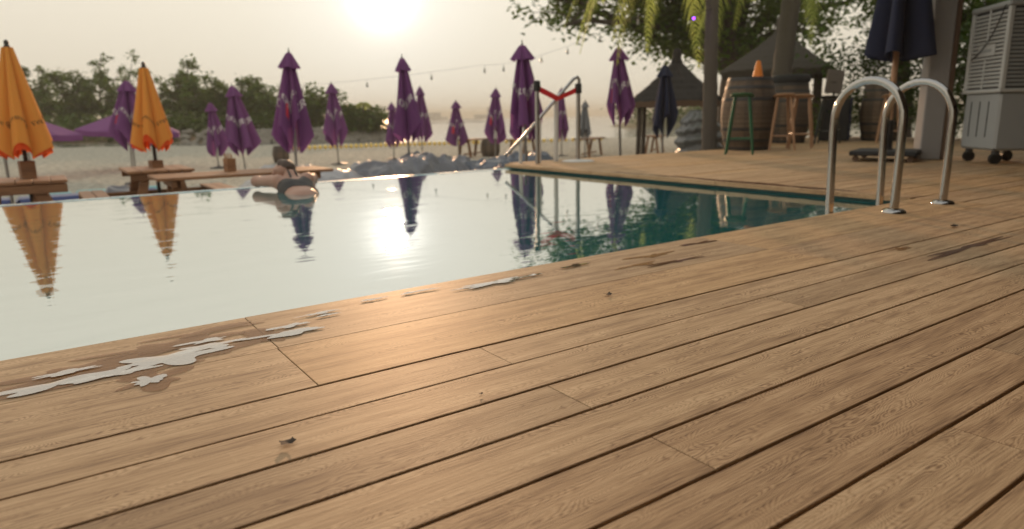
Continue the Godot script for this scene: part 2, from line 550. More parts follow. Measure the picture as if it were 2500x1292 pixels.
func build_beach() -> void:
	# sand: a sheet with gentle dunes that ends at the shoreline
	var shore := [Vector2(-60, -92), Vector2(-1.6, -59), Vector2(5.1, -52), Vector2(11.9, -44), Vector2(21, -39), Vector2(36.7, -33), Vector2(70, -24), Vector2(130, -8)]
	var nz := noise(201, 0.12, 3)
	var fine := noise(202, 0.6, 3)
	var rows := []
	var nu := 150
	var nv := 90
	for i in nv + 1:
		var row := PackedVector3Array()
		var v := i / float(nv)
		for j in nu + 1:
			var u := j / float(nu) * (shore.size() - 1)
			var k := mini(int(u), shore.size() - 2)
			var e: Vector2 = shore[k].lerp(shore[k + 1], u - k)
			e += Vector2(0.3, 1.0) * nz.get_noise_1d(u * 40.0) * 1.0
			var near := Vector2(lerpf(-14.0, 24.0, j / float(nu)), -6.0 if e.x < 30 else -2.0)
			var q := near.lerp(e, pow(v, 1.6))
			var y := SAND + 0.05 * nz.get_noise_2d(q.x * 3.0, q.y * 3.0) + 0.018 * fine.get_noise_2d(q.x * 3.0, q.y * 3.0)
			if v > 0.9: y -= (v - 0.9) * 1.0
			row.append(Vector3(q.x, y, q.y))
		rows.append(row)
	var s := Soup.new()
	s.surf(rows, false, true)
	struct(part(self, "sand", s.mesh(), M.sand))
	var sub := Soup.new()
	sub.face([Vector3(-300, -1.4, -20), Vector3(300, -1.4, -20), Vector3(300, -1.4, 60), Vector3(-300, -1.4, 60)], Vector3.UP, 1)
	struct(part(self, "ground", sub.mesh(), M.earth))
	var w := Soup.new()
	w.face([Vector3(-1500, -0.90, -2000), Vector3(2200, -0.90, -2000), Vector3(2200, -0.90, -7.0), Vector3(-1500, -0.90, -7.0)], Vector3.UP, 1)
	struct(part(self, "sea", w.mesh(), M.sea_water))

# ---------------------------------------------------------------- vegetation
func leaf_mesh(l: float, w: float) -> ArrayMesh:
	var s := Soup.new()
	var a := Vector3.ZERO
	var t := Vector3(0, -0.12 * l, l)
	var b := Vector3(w / 2, 0.08 * w, l * 0.45)
	var c := Vector3(-w / 2, 0.08 * w, l * 0.45)
	var m := Vector3(0, -0.10 * w, l * 0.45)
	var nl := Vector3(-0.3, 1, 0).normalized()
	var nr := Vector3(0.3, 1, 0).normalized()
	s.tri(a, b, m, nl, nl, nl)
	s.tri(m, b, t, nl, nl, nl)
	s.tri(a, m, c, nr, nr, nr)
	s.tri(m, t, c, nr, nr, nr)
	return s.mesh()

func crown(parent: Node3D, called: String, clumps: Array, per: int, leaf: ArrayMesh, m: Material, seed_: int, vary := 0.35) -> MeshInstance3D:
	var r := RandomNumberGenerator.new()
	r.seed = seed_
	var src := leaf.surface_get_arrays(0)
	var lv: PackedVector3Array = src[Mesh.ARRAY_VERTEX]
	var ln: PackedVector3Array = src[Mesh.ARRAY_NORMAL]
	var v := PackedVector3Array()
	var n := PackedVector3Array()
	var col := PackedColorArray()
	for c in clumps:
		var tone := r.randf_range(1.0 - vary, 1.0 + vary)
		var warm := r.randf_range(0.72, 1.15)
		for i in per:
			var p: Vector3 = Vector3(r.randfn(), r.randfn() * 0.75, r.randfn()) * c[1] * 0.55
			var turn := Basis.from_euler(Vector3(r.randf_range(-0.9, 0.7), r.randf() * TAU, r.randf_range(-0.7, 0.7)))
			v.append_array(Transform3D(turn * r.randf_range(0.7, 1.25), c[0] + p) * lv)
			n.append_array(Transform3D(turn, Vector3.ZERO) * ln)
			var q := tone * r.randf_range(0.75, 1.25)
			var one := PackedColorArray()
			one.resize(lv.size())
			one.fill(Color(q * warm, q, q * 0.9))
			col.append_array(one)
	var a := []
	a.resize(Mesh.ARRAY_MAX)
	a[Mesh.ARRAY_VERTEX] = v
	a[Mesh.ARRAY_NORMAL] = n
	a[Mesh.ARRAY_COLOR] = col
	var me := ArrayMesh.new()
	me.add_surface_from_arrays(Mesh.PRIMITIVE_TRIANGLES, a)
	return part(parent, called, me, m)

func bent(a: Vector3, b: Vector3, sag: Vector3, n: int, wob: float, r: RandomNumberGenerator) -> Array:
	var out := []
	for i in n + 1:
		var t := i / float(n)
		var p := a.lerp(b, t) + sag * 4.0 * t * (1.0 - t)
		if i > 0 and i < n: p += Vector3(r.randfn(), r.randfn(), r.randfn()) * wob
		out.append(p)
	return out

func taper(r0: float, r1: float, n: int) -> Array:
	var out := []
	for i in n + 1:
		out.append(lerpf(r0, r1, i / float(n)))
	return out

# limbs: [from, to, sag, radius at start, radius at end]; twigs grow along each limb and carry leaf clumps
func broad_tree(called: String, label: String, group: String, at: Vector3, limbs: Array, twigs: int, reach: float, per: int, leaf: Mesh, m: Material, seed_: int, low := -10.0) -> Node3D:
	var t := thing(called, label, "tree", at, 0.0, group)
	var r := RandomNumberGenerator.new()
	r.seed = seed_
	var tr := Soup.new()
	var br := Soup.new()
	var clumps := []
	for i in limbs.size():
		var l: Array = limbs[i]
		var path := bent(l[0], l[1], l[2], 8, 0.035 * (l[0] - l[1]).length() / 3.0, r)
		(tr if i == 0 else br).tube(path, taper(l[3], l[4], 8), 9)
		if i == 0: continue
		for k in twigs:
			var s: float = 0.22 + 0.78 * (k + r.randf()) / twigs
			var p: Vector3 = path[mini(int(s * 8.0), 7)].lerp(path[mini(int(s * 8.0) + 1, 8)], s * 8.0 - floorf(s * 8.0))
			var d := Vector3(r.randfn(), r.randfn() * 0.7 + 0.1, r.randfn()).normalized() * reach * r.randf_range(0.35, 1.0)
			if p.y + d.y < low: d.y = absf(d.y) * 0.5
			var q := p + d
			br.tube(bent(p, q, Vector3(0, 0.08, 0) * reach, 3, 0.03 * reach, r), taper(l[4] * 0.55, l[4] * 0.12, 3), 4, false)
			for e in 3:
				var c: Vector3 = p.lerp(q, [0.55, 0.85, 1.05][e]) + Vector3(r.randfn(), r.randfn(), r.randfn()) * reach * 0.12
				clumps.append([c, reach * r.randf_range(0.22, 0.4)])
	part(t, "trunk", tr.mesh(), M.bark)
	part(t, "branches", br.mesh(), M.bark)
	crown(t, "crown", clumps, per, leaf, m, seed_ + 7)
	return t

func frond_mesh(length: float, drop: float, width: float, seed_: int) -> ArrayMesh:
	var r := RandomNumberGenerator.new()
	r.seed = seed_
	var s := Soup.new()
	var spine := []
	var n := 16
	for i in n + 1:
		var t := i / float(n)
		spine.append(Vector3(0, 0.32 * length * t - drop * pow(t, 2.0), length * (t - 0.28 * t * t)))
	s.tube(spine, taper(0.022, 0.004, n), 5, false)
	for i in 52:
		var t := 0.12 + 0.88 * i / 52.0
		var f := t * n
		var k := mini(int(f), n - 1)
		var p: Vector3 = spine[k].lerp(spine[k + 1], f - k)
		var d: Vector3 = (spine[k + 1] - spine[k]).normalized()
		for side in [-1.0, 1.0]:
			var l: float = width * sin(PI * clampf(0.12 + t * 0.84, 0, 1)) * r.randf_range(0.8, 1.1)
			var out := (Vector3(side, 0, 0) * 0.75 + d * 0.55 + Vector3.DOWN * r.randf_range(0.25, 0.8)).normalized()
			var tip := p + out * l + Vector3.DOWN * l * 0.35
			var mid := p + out * l * 0.5
			var wv := d * 0.017
			var nn := out.cross(d).normalized()
			s.quad(p - wv, p + wv, mid + wv, mid - wv, nn)
			s.tri(mid - wv, mid + wv, tip, nn, nn, nn)
	return s.mesh()

func palm(label: String, at: Vector3, top: Vector3, r0: float, r1: float, fronds: Array, length: float, seed_: int, scale_ := 1.0) -> void:
	var t := thing("palm_tree", label, "palm tree", at)
	var r := RandomNumberGenerator.new()
	r.seed = seed_
	var s := Soup.new()
	var path := []
	var rad := []
	var n := 26
	for i in n + 1:
		var k := i / float(n)
		path.append(Vector3(top.x * pow(k, 0.75), top.y * k, top.z * pow(k, 0.75)))
		rad.append(lerpf(r0, r1, pow(k, 0.5)) * (1.06 if i % 2 == 0 else 0.97))
	s.tube(path, rad, 12)
	part(t, "trunk", s.mesh(), M.palm_bark)
	var meshes := [frond_mesh(length, length * 0.75, 0.5 * scale_, seed_), frond_mesh(length, length * 1.15, 0.5 * scale_, seed_ + 1), frond_mesh(length, length * 0.3, 0.5 * scale_, seed_ + 2)]
	for f in fronds:
		var o := part(t, "frond", meshes[f[1]], M.leaf_palm, top)
		o.rotation = Vector3(r.randf_range(-0.15, 0.15), f[0], r.randf_range(-0.2, 0.2))

func build_vegetation() -> void:
	var near_leaf := leaf_mesh(0.135, 0.075)
	# the wide tree behind the barrels; its limbs reach out over the huts
	# (rooted in a hollow a metre below the sand)
	var wide := broad_tree("broadleaf_tree", "wide dark-trunked leafy tree spreading behind the barrels", "", Vector3(21.4, SAND - 1.1, -16.6), [
		[Vector3(0, 0, 0), Vector3(0.05, 2.6, 0.1), Vector3(0.1, 0, 0), 0.26, 0.17],
		[Vector3(0.0, 2.2, 0.1), Vector3(-3.7, 3.5, -1.2), Vector3(0, 0.1, 0), 0.12, 0.03],
		[Vector3(0.0, 2.4, 0.1), Vector3(-4.1, 2.9, -0.2), Vector3(0, 0.35, 0), 0.11, 0.03],
		[Vector3(0.0, 2.5, 0.1), Vector3(-2.9, 5.4, -0.6), Vector3(0, 0.2, 0), 0.12, 0.03],
		[Vector3(0.0, 2.5, 0.1), Vector3(-1.0, 6.0, 1.2), Vector3(0, 0.0, 0), 0.12, 0.03],
		[Vector3(0.0, 2.5, 0.1), Vector3(0.5, 5.6, -0.6), Vector3(0, 0.1, 0), 0.13, 0.03],
		[Vector3(0.0, 2.5, 0.1), Vector3(2.4, 5.0, 1.5), Vector3(0, 0.2, 0), 0.12, 0.03],
		[Vector3(0.0, 2.3, 0.1), Vector3(2.0, 3.6, 2.0), Vector3(0, 0.3, 0), 0.10, 0.03],
		[Vector3(0.0, 2.4, 0.1), Vector3(-2.2, 3.7, 1.4), Vector3(0, 0.3, 0), 0.10, 0.03],
		[Vector3(0.0, 2.4, 0.1), Vector3(-4.6, 4.6, -2.2), Vector3(0, 0.2, 0), 0.10, 0.03],
		[Vector3(0.0, 2.5, 0.1), Vector3(-3.6, 6.2, -0.4), Vector3(0, 0.3, 0), 0.10, 0.03],
		[Vector3(0.0, 2.5, 0.1), Vector3(-4.9, 5.8, -1.2), Vector3(0, 0.4, 0), 0.10, 0.03],
		[Vector3(0.0, 2.5, 0.1), Vector3(-1.8, 7.2, 0.6), Vector3(0, 0.2, 0), 0.10, 0.03],
		[Vector3(0.0, 2.5, 0.1), Vector3(-4.3, 3.95, -0.2), Vector3(0, 0.5, 0), 0.08, 0.03],
		[Vector3(0.0, 2.5, 0.1), Vector3(-3.7, 4.6, -0.4), Vector3(0, 0.4, 0), 0.08, 0.03],
		[Vector3(0.0, 2.5, 0.1), Vector3(-3.3, 4.2, 0.5), Vector3(0, 0.4, 0), 0.08, 0.03],
		[Vector3(0.0, 2.5, 0.1), Vector3(-4.7, 4.4, -1.0), Vector3(0, 0.5, 0), 0.08, 0.03],
		[Vector3(0.0, 2.4, 0.1), Vector3(0.1, 2.75, 1.7), Vector3(0, 0.25, 0), 0.07, 0.03]], 18, 0.95, 27, near_leaf, M.leaf_dark, 301, 2.35)
	wide.scale = Vector3.ONE * 1.8
	broad_tree("broadleaf_tree", "dense leafy tree behind the planter and the pale column", "", Vector3(15.2, SAND, -7.2), [
		[Vector3(0, 0, 0), Vector3(-0.9, 2.7, 0.2), Vector3(0.1, 0, 0), 0.24, 0.15],
		[Vector3(-0.9, 2.5, 0.2), Vector3(-2.6, 4.2, 1.4), Vector3(0, 0.2, 0), 0.12, 0.03],
		[Vector3(-0.9, 2.5, 0.2), Vector3(-1.4, 5.2, -0.6), Vector3(0, 0.2, 0), 0.12, 0.03],
		[Vector3(-0.9, 2.5, 0.2), Vector3(0.6, 4.8, 1.0), Vector3(0, 0.2, 0), 0.12, 0.03],
		[Vector3(-0.9, 2.4, 0.2), Vector3(0.9, 3.2, 2.2), Vector3(0, 0.2, 0), 0.10, 0.03],
		[Vector3(-0.9, 2.3, 0.2), Vector3(-1.2, 3.0, 2.2), Vector3(0, 0.2, 0), 0.10, 0.03],
		[Vector3(-0.9, 2.3, 0.2), Vector3(2.2, 4.0, 3.4), Vector3(0, 0.4, 0), 0.10, 0.03]], 18, 1.05, 28, near_leaf, M.leaf_dark, 321, 1.7)
	var tall := broad_tree("broadleaf_tree", "tall leafy tree whose crown closes over the huts and barrels", "", Vector3(24.5, SAND - 1.1, -19.1), [
		[Vector3(0, 0, 0), Vector3(0.0, 4.0, 0.1), Vector3(0.1, 0, 0), 0.22, 0.15],
		[Vector3(0.0, 3.8, 0.1), Vector3(-5.2, 5.2, 1.8), Vector3(0, 0.4, 0), 0.10, 0.03],
		[Vector3(0.0, 3.9, 0.1), Vector3(-4.0, 6.2, 1.4), Vector3(0, 0.4, 0), 0.10, 0.03],
		[Vector3(0.0, 3.9, 0.1), Vector3(-3.0, 5.0, 2.6), Vector3(0, 0.4, 0), 0.10, 0.03],
		[Vector3(0.0, 3.9, 0.1), Vector3(-1.6, 6.4, 2.4), Vector3(0, 0.4, 0), 0.10, 0.03],
		[Vector3(0.0, 3.9, 0.1), Vector3(0.2, 5.2, 3.2), Vector3(0, 0.4, 0), 0.10, 0.03],
		[Vector3(0.0, 3.9, 0.1), Vector3(1.2, 6.4, 2.4), Vector3(0, 0.4, 0), 0.10, 0.03],
		[Vector3(0.0, 3.9, 0.1), Vector3(2.4, 5.4, 3.6), Vector3(0, 0.4, 0), 0.10, 0.03],
		[Vector3(0.0, 3.9, 0.1), Vector3(-2.2, 7.4, 0.6), Vector3(0, 0.4, 0), 0.10, 0.03]], 20, 1.1, 36, near_leaf, M.leaf_dark, 341, 4.1)
	tall.scale = Vector3.ONE * 1.8
	# bushes between the planter and the low dark wall
	var bush_leaf := leaf_mesh(0.10, 0.05)
	var bl := ["rounded green bush behind the low dark planter box", "green bush behind the third barrel and stool", "yellow-green bush beside the pale column", "leafy bush above the low dark wall beside the air cooler"]
	var bp := [Vector3(13.2, 0, -7.0), Vector3(13.7, 0, -5.9), Vector3(12.8, 0, -4.9), Vector3(12.7, 0, -3.5)]
	for i in 4:
		var t := thing("bush", bl[i], "bush", bp[i], 0.0, "bushes along the far side of the deck")
		var cl := []
		rng.seed = 400 + i
		for k in 130:
			var q := Vector3(rng.randfn(), 0, rng.randfn()) * 0.50
			cl.append([q + Vector3(0, rng.randf_range(0.2, 1.75 if i < 3 else 1.95), 0), 0.24])
		crown(t, "foliage", cl, 26, bush_leaf, M.leaf_bush, 410 + i)
		var st := Soup.new()
		for k in 5:
			st.tube(bent(Vector3(0.05 * k - 0.1, 0, 0), Vector3(rng.randfn() * 0.35, 1.5, rng.randfn() * 0.35), Vector3.ZERO, 3, 0.02, rng), taper(0.02, 0.008, 3), 5)
		part(t, "stems", st.mesh(), M.bark)
	# palms
	palm("slender curved palm beside the green stool's barrel", Vector3(8.75, -0.4, -7.05), Vector3(0.02, 4.2, -0.15), 0.135, 0.085, [[2.6, 1], [2.15, 1], [-2.9, 0], [-2.4, 1], [-1.9, 1], [-1.2, 0], [-0.5, 2], [0.2, 2], [0.9, 0], [1.6, 0], [-2.65, 1], [-1.55, 1], [-2.2, 0], [-1.75, 1], [3.0, 1]], 2.8, 501)
	palm("thick straight palm behind the barrel with wooden stools", Vector3(11.35, 0, -7.75), Vector3(0.30, 3.9, 0.1), 0.19, 0.15, [[-2.8, 1], [-2.2, 1], [-1.6, 1], [-1.0, 0], [-0.3, 2], [0.5, 0], [1.2, 0], [1.9, 1], [2.6, 0], [-1.9, 0]], 2.4, 521)
	# trees on the far shore, seen through the haze
	var far_leaf := leaf_mesh(0.34, 0.20)
	# [x, z, height, spread, density]
	var ft := [[-3.4, -69.5, 3.9, 2.4, 1], [-1.3, -68.0, 4.2, 2.5, 1], [1.1, -66.3, 5.04, 2.5, 1], [3.0, -62.5, 4.3, 2.4, 1], [5.0, -63.5, 5.82, 2.3, 0.8], [6.6, -61.2, 5.82, 2.2, 0.7], [8.3, -58.8, 5.52, 2.2, 0.7], [10.0, -57.6, 4.9, 2.1, 0.8], [10.8, -54.5, 3.9, 1.9, 1], [12.2, -53.5, 4.0, 1.9, 1], [13.1, -51.6, 3.44, 1.7, 1], [14.1, -50.9, 3.48, 1.7, 1], [14.8, -49.2, 2.86, 1.4, 1], [16.3, -46.9, 2.48, 0.9, 0.8], [18.1, -44.9, 1.9, 0.9, 0.8], [19.5, -44.6, 1.54, 0.8, 0.8]]
	var fl := ["dense dark green tree at the inner end of the far shore", "broad tree on the far shore behind the first orange parasol", "round-topped tree on the far shore right of the orange parasol", "bushy tree on the far shore above the open purple parasol", "tall airy tree on the far shore with gaps in its crown", "tall open-crowned tree on the far shore behind a closed purple parasol", "tall sparse tree on the far shore behind the second orange parasol", "tall tree on the far shore just past the second orange parasol", "leafy tree on the far shore above the rock wall", "leafy tree on the far shore behind a pair of purple parasols", "lower tree on the far shore past the purple pair", "rounded tree on the far shore between parasols", "low tree near the tip of the far shore", "small isolated tree on the rock spit", "small scrubby tree beside the little palm on the spit", "last low tree at the end of the rock spit"]
	for i in ft.size():
		var f: Array = ft[i]
		var h: float = f[2] * 1.13
		var sp: float = f[3]
		var r := RandomNumberGenerator.new()
		r.seed = 600 + i
		var limbs := [[Vector3.ZERO, Vector3(r.randfn() * 0.2, h * 0.45, 0), Vector3(0.1, 0, 0), 0.13, 0.09]]
		for k in 9:
			var a := TAU * (k + r.randf()) / 9.0
			var up := r.randf_range(0.12, 1.0)
			limbs.append([limbs[0][1] * r.randf_range(0.25, 1.0), Vector3(cos(a) * sp * r.randf_range(0.35, 0.95) * (1.15 - 0.5 * up), h * up, sin(a) * sp * r.randf_range(0.35, 0.9)), Vector3(0, 0.2, 0), 0.06, 0.025])
		broad_tree("shore_tree", fl[i], "trees on the far shore", Vector3(f[0], SAND + 0.25, f[1]), limbs, int(8 * f[4]), 0.95, int(18 * f[4]), far_leaf, M.leaf_far, 620 + i)
	var pt := Vector3(18.95, SAND + 0.3, -44.8)
	palm("tiny palm on the end of the rock spit", pt, Vector3(0.1, 2.1, 0), 0.07, 0.06, [[0.0, 0], [0.9, 1], [1.8, 0], [2.7, 0], [3.6, 1], [4.5, 0], [5.4, 0]], 1.1, 541, 0.7)
	# low bushes along the foot of the far trees
	var cl2 := []
	rng.seed = 650
	for i in 640:
		var k := rng.randf()
		var c := Vector3(lerpf(-7.0, 14.6, k), SAND + 0.45 + rng.randf() * 1.05, lerpf(-69.0, -48.4, k) + rng.randfn() * 0.5)
		cl2.append([c, 0.75])
	var un := crown(self, "shore_undergrowth", cl2, 14, far_leaf, M.leaf_far, 651, 0.3)
	un.set_meta("kind", "stuff")
	tag(un, "dark green undergrowth along the foot of the far trees", "undergrowth")

func build_far_shore() -> void:
	var nz := noise(701, 0.3, 3)
	# the low headland, its spit and the rocks along it
	var rows := []
	var line := [Vector2(-30, -84), Vector2(-6, -66.0), Vector2(6, -53.5), Vector2(12.0, -47.0), Vector2(15.0, -44.8), Vector2(17.5, -43.6), Vector2(20.2, -43.6), Vector2(21.0, -43.8)]
	for i in 60:
		var u := i / 59.0 * (line.size() - 1)
		var k := mini(int(u), line.size() - 2)
		var e: Vector2 = line[k].lerp(line[k + 1], u - k)
		var row := PackedVector3Array()
		var wide := 16.0 if k < 4 else lerpf(9.0, 2.2, clampf((u - 4.0) / 3.0, 0, 1))
		for j in 9:
			var v := j / 8.0
			var y := -1.0 + (0.75 + 0.25 * nz.get_noise_2d(e.x, v * 9.0)) * sin(PI * clampf(v * 1.3, 0.0, 1.0) * 0.5) * (1.0 if v < 0.8 else (1.0 - v) * 5.0) * (1.0 if k < 4 else 0.55)
			row.append(Vector3(e.x + v * wide * 0.35, y, e.y - v * wide))
		rows.append(row)
	var s := Soup.new()
	s.surf(rows, false, false)
	struct(part(self, "headland", s.mesh(), M.earth))
	var rm := []
	for v in 3:
		var rk := Soup.new()
		var pr := []
		for i in 6:
			var ring := PackedVector3Array()
			for j in 8:
				var d := Vector3(sin(PI * i / 5.0) * cos(TAU * j / 8.0), cos(PI * i / 5.0), sin(PI * i / 5.0) * sin(TAU * j / 8.0))
				ring.append(d * (0.8 + 0.35 * nz.get_noise_3d(d.x * 3 + v * 9, d.y * 3, d.z * 3)))
			pr.append(ring)
		rk.surf(pr, true, true)
		rm.append(rk.mesh())
	var mm := MultiMesh.new()
	mm.transform_format = MultiMesh.TRANSFORM_3D
	mm.mesh = rm[0]
	mm.instance_count = 900
	rng.seed = 702
	for i in 900:
		var u := 2.4 + 4.6 * rng.randf()
		var k := mini(int(u), line.size() - 2)
		var e: Vector2 = line[k].lerp(line[k + 1], u - k)
		var v := rng.randf()
		var p := Vector3(e.x + v * 0.3, -0.95 + v * (0.80 if u < 4.6 else 0.62), e.y - v * 0.9)
		var b := Basis.from_euler(Vector3(rng.randf() * 6, rng.randf() * 6, rng.randf() * 6)).scaled(Vector3(1, 0.75, 1) * rng.randf_range(0.14, 0.36))
		mm.set_instance_transform(i, Transform3D(b, p))
	var o := MultiMeshInstance3D.new()
	o.name = "shore_rocks"
	o.multimesh = mm
	o.material_override = M.rock
	add_child(o)
	o.set_meta("kind", "stuff")
	tag(o, "grey boulders of the rock wall along the far shore and its spit", "rocks")
	# the green bank far off to the right and low breakwaters in the sea
	var g := []
	for i in 30:
		var row := PackedVector3Array()
		for j in 7:
			var v := j / 6.0
			row.append(Vector3(52.0 + i * 2.2 + v * 6, -1.0 + sin(PI * v * 0.6) * (2.0 + 0.9 * nz.get_noise_2d(i * 3.0, v * 4)) * clampf(i / 2.5, 0.05, 1.0), -52.0 + i * 0.5 - v * 10))
		g.append(row)
	s = Soup.new()
	s.surf(g, false, false)
	struct(part(self, "green_bank", s.mesh(), M.earth))
	var cl := []
	for i in 260:
		var k := rng.randf()
		cl.append([Vector3(53.0 + k * 50, 0.1 + rng.randf() * 1.4, -53.0 + k * 11 - rng.randf() * 4.0), 1.0])
	var bs := crown(self, "bank_shrubs", cl, 16, leaf_mesh(0.45, 0.28), M.leaf_bush, 711, 0.3)
	bs.set_meta("kind", "stuff")
	tag(bs, "green shrubs covering the low bank beyond the thatched hut", "shrubs")
	for q in [[Vector3(75, -0.75, -152), 90.0, 0.45, "long low breakwater nearest to the beach", 0.5], [Vector3(120, -0.7, -260), 160.0, 0.6, "long low breakwater farther out to sea", 0.5]]:
		var bw := Soup.new()
		var ring := []
		for i in 60:
			var t := i / 59.0 - 0.5
			var hgt: float = q[2] * (0.8 + 0.4 * nz.get_noise_1d(i * 5.0))
			var rr := PackedVector3Array()
			for j in 5:
				var v := j / 4.0
				rr.append(Vector3(t * q[1], -0.3 + sin(PI * v) * hgt, (v - 0.5) * 2.5))
			ring.append(rr)
		bw.surf(ring, false, true)
		var b := part(self, "breakwater", bw.mesh(), M.rock, q[0])
		b.rotation.y = q[4]
		tag(b, q[3], "breakwater")
	# ships and a platform on the horizon, pale in the haze
	var ships := [["distant cargo ship with a low hull, faint on the horizon", Vector3(365, -0.9, -560), 46.0, 6.0, 0.2, 7.0], ["pale block of a distant building standing in the haze at sea", Vector3(420, -0.9, -390), 15.0, 13.0, 0.0, 5.0], ["long flat distant barge on the hazy horizon", Vector3(300, -0.9, -560), 60.0, 3.5, 0.2, 4.0]]
	for q in ships:
		var t := thing("ship" if q[2] > 20 else "sea_building", q[0], "ship" if q[2] > 20 else "building", q[1], 0.55)
		var h := Soup.new()
		h.box(Vector3(0, q[3] * 0.3, 0), Vector3(q[2], q[3] * 0.6, 8), 0.5)
		part(t, "hull" if q[2] > 20 else "base", h.mesh(), M.far_grey)
		h = Soup.new()
		h.box(Vector3(q[2] * q[4], q[3] * 0.6 + q[5] * 0.5, 0), Vector3(q[2] * 0.2 if q[2] > 20 else q[2] * 0.8, q[5], 7), 0.5)
		part(t, "bridge" if q[2] > 20 else "tower", h.mesh(), M.far_grey)

# ---------------------------------------------------------------- parasols
class Canopy:
	var n := 6
	var length := 1.5        # from the top of the cloth to the rib tips
	var rib := 0.05          # how far the ribs stand off the pole at their tips
	var lobe := 0.24         # how far the folded cloth stands out
	var hem := 0.24          # how much higher the hem is in the middle of a fold
	var amp := []
	var skew := []
	var hems := []
	var turn := 0.0
	var sharp := 1.15
	func setup(seed_: int, vary: float) -> void:
		var r := RandomNumberGenerator.new()
		r.seed = seed_
		turn = r.randf() * TAU
		for k in n:
			amp.append(1.0 + r.randf_range(-vary, vary))
			skew.append(r.randf_range(-0.45, 0.45) * vary * 3.0)
			hems.append(1.0 + r.randf_range(-0.5, 0.5))
	func pt(u: float, t: float) -> Vector3:
		var a := fposmod(u, 1.0) * n
		var k := int(a) % n
		var w := a - floorf(a)
		var l := pow(sin(w * PI), sharp)
		var tt: float = t * (1.0 - hem * l * hems[k])
		var r: float = 0.035 + rib * tt + lobe * amp[k] * l * (0.16 + 0.84 * tt) + 0.012 * sin(w * 17.0 + k * 2.0) * l * tt
		var ang: float = turn + TAU * (k + w) / n + skew[k] * l * tt
		return Vector3(cos(ang) * r, -tt * length, sin(ang) * r)
	func mesh(t1 := 1.0, grow := 0.0) -> ArrayMesh:
		var s := Soup.new()
		var rows := []
		for i in 23:
			var row := PackedVector3Array()
			for j in n * 16:
				var u := j / float(n * 16)
				var p := pt(u, i / 22.0 * t1)
				var flat := Vector3(p.x, 0, p.z)
				row.append(p + flat.normalized() * grow)
			rows.append(row)
		s.surf(rows, true, true)
		return s.mesh()
	# lays flat lettering (x along the cloth, y up, in metres) on fold k, its middle at height t
	func wrap(verts: PackedVector3Array, k: int, t: float, off: float) -> PackedVector3Array:
		var acc := [0.0]
		var m := 48
		for i in m:
			acc.append(acc[-1] + (pt((k + (i + 1.0) / m) / n, t) - pt((k + i / float(m)) / n, t)).length())
		var total: float = acc[-1]
		var out := PackedVector3Array()
		for p in verts:
			var d := clampf(total * 0.5 - p.x, 0.0, total)
			var i := 0
			while i < m - 1 and acc[i + 1] < d: i += 1
			var w: float = (i + (d - acc[i]) / maxf(acc[i + 1] - acc[i], 1e-5)) / m
			var u := (k + w) / n
			var tv := t - p.y / length
			var q := pt(u, tv)
			var du := pt(u + 0.002, tv) - pt(u - 0.002, tv)
			var dt := pt(u, tv + 0.01) - pt(u, tv - 0.01)
			var nn := du.cross(dt).normalized()
			if nn.dot(Vector3(q.x, 0, q.z)) < 0.0: nn = -nn
			out.append(q + nn * off)
		return out

var letter_cache := {}
func letters(text: String, high: float) -> PackedVector3Array:
	var key := text + str(high)
	if not letter_cache.has(key):
		var f := SystemFont.new()
		f.font_names = PackedStringArray(["Droid Serif"])
		f.font_weight = 700
		var tm := TextMesh.new()
		tm.text = text
		tm.font = f
		tm.font_size = 32
		tm.pixel_size = high / 24.0
		tm.depth = 0.0
		tm.curve_step = 2.0
		var a := tm.get_mesh_arrays()
		var v: PackedVector3Array = a[Mesh.ARRAY_VERTEX]
		var ix: PackedInt32Array = a[Mesh.ARRAY_INDEX]
		var out := PackedVector3Array()
		for i in ix: out.append(v[i])
		letter_cache[key] = out
	return letter_cache[key]

func soup_of(v: PackedVector3Array) -> ArrayMesh:
	var s := Soup.new()
	for i in range(0, v.size() - 2, 3):
		var nn := (v[i + 2] - v[i]).cross(v[i + 1] - v[i])
		if nn.length() < 1e-10: continue
		nn = nn.normalized()
		if nn.dot(Vector3(v[i].x, 0, v[i].z)) < 0.0: nn = -nn
		s.tri(v[i], v[i + 1], v[i + 2], nn, nn, nn)
	return s.mesh()

func strip(w: float, h: float) -> PackedVector3Array:
	var v := PackedVector3Array()
	for i in 4:
		for j in 8:
			var x0 := -w / 2 + w * i / 4.0
			var x1 := x0 + w / 4.0
			var y0 := -h / 2 + h * j / 8.0
			var y1 := y0 + h / 8.0
			v.append_array([Vector3(x0, y0, 0), Vector3(x1, y0, 0), Vector3(x1, y1, 0), Vector3(x0, y0, 0), Vector3(x1, y1, 0), Vector3(x0, y1, 0)])
	return v

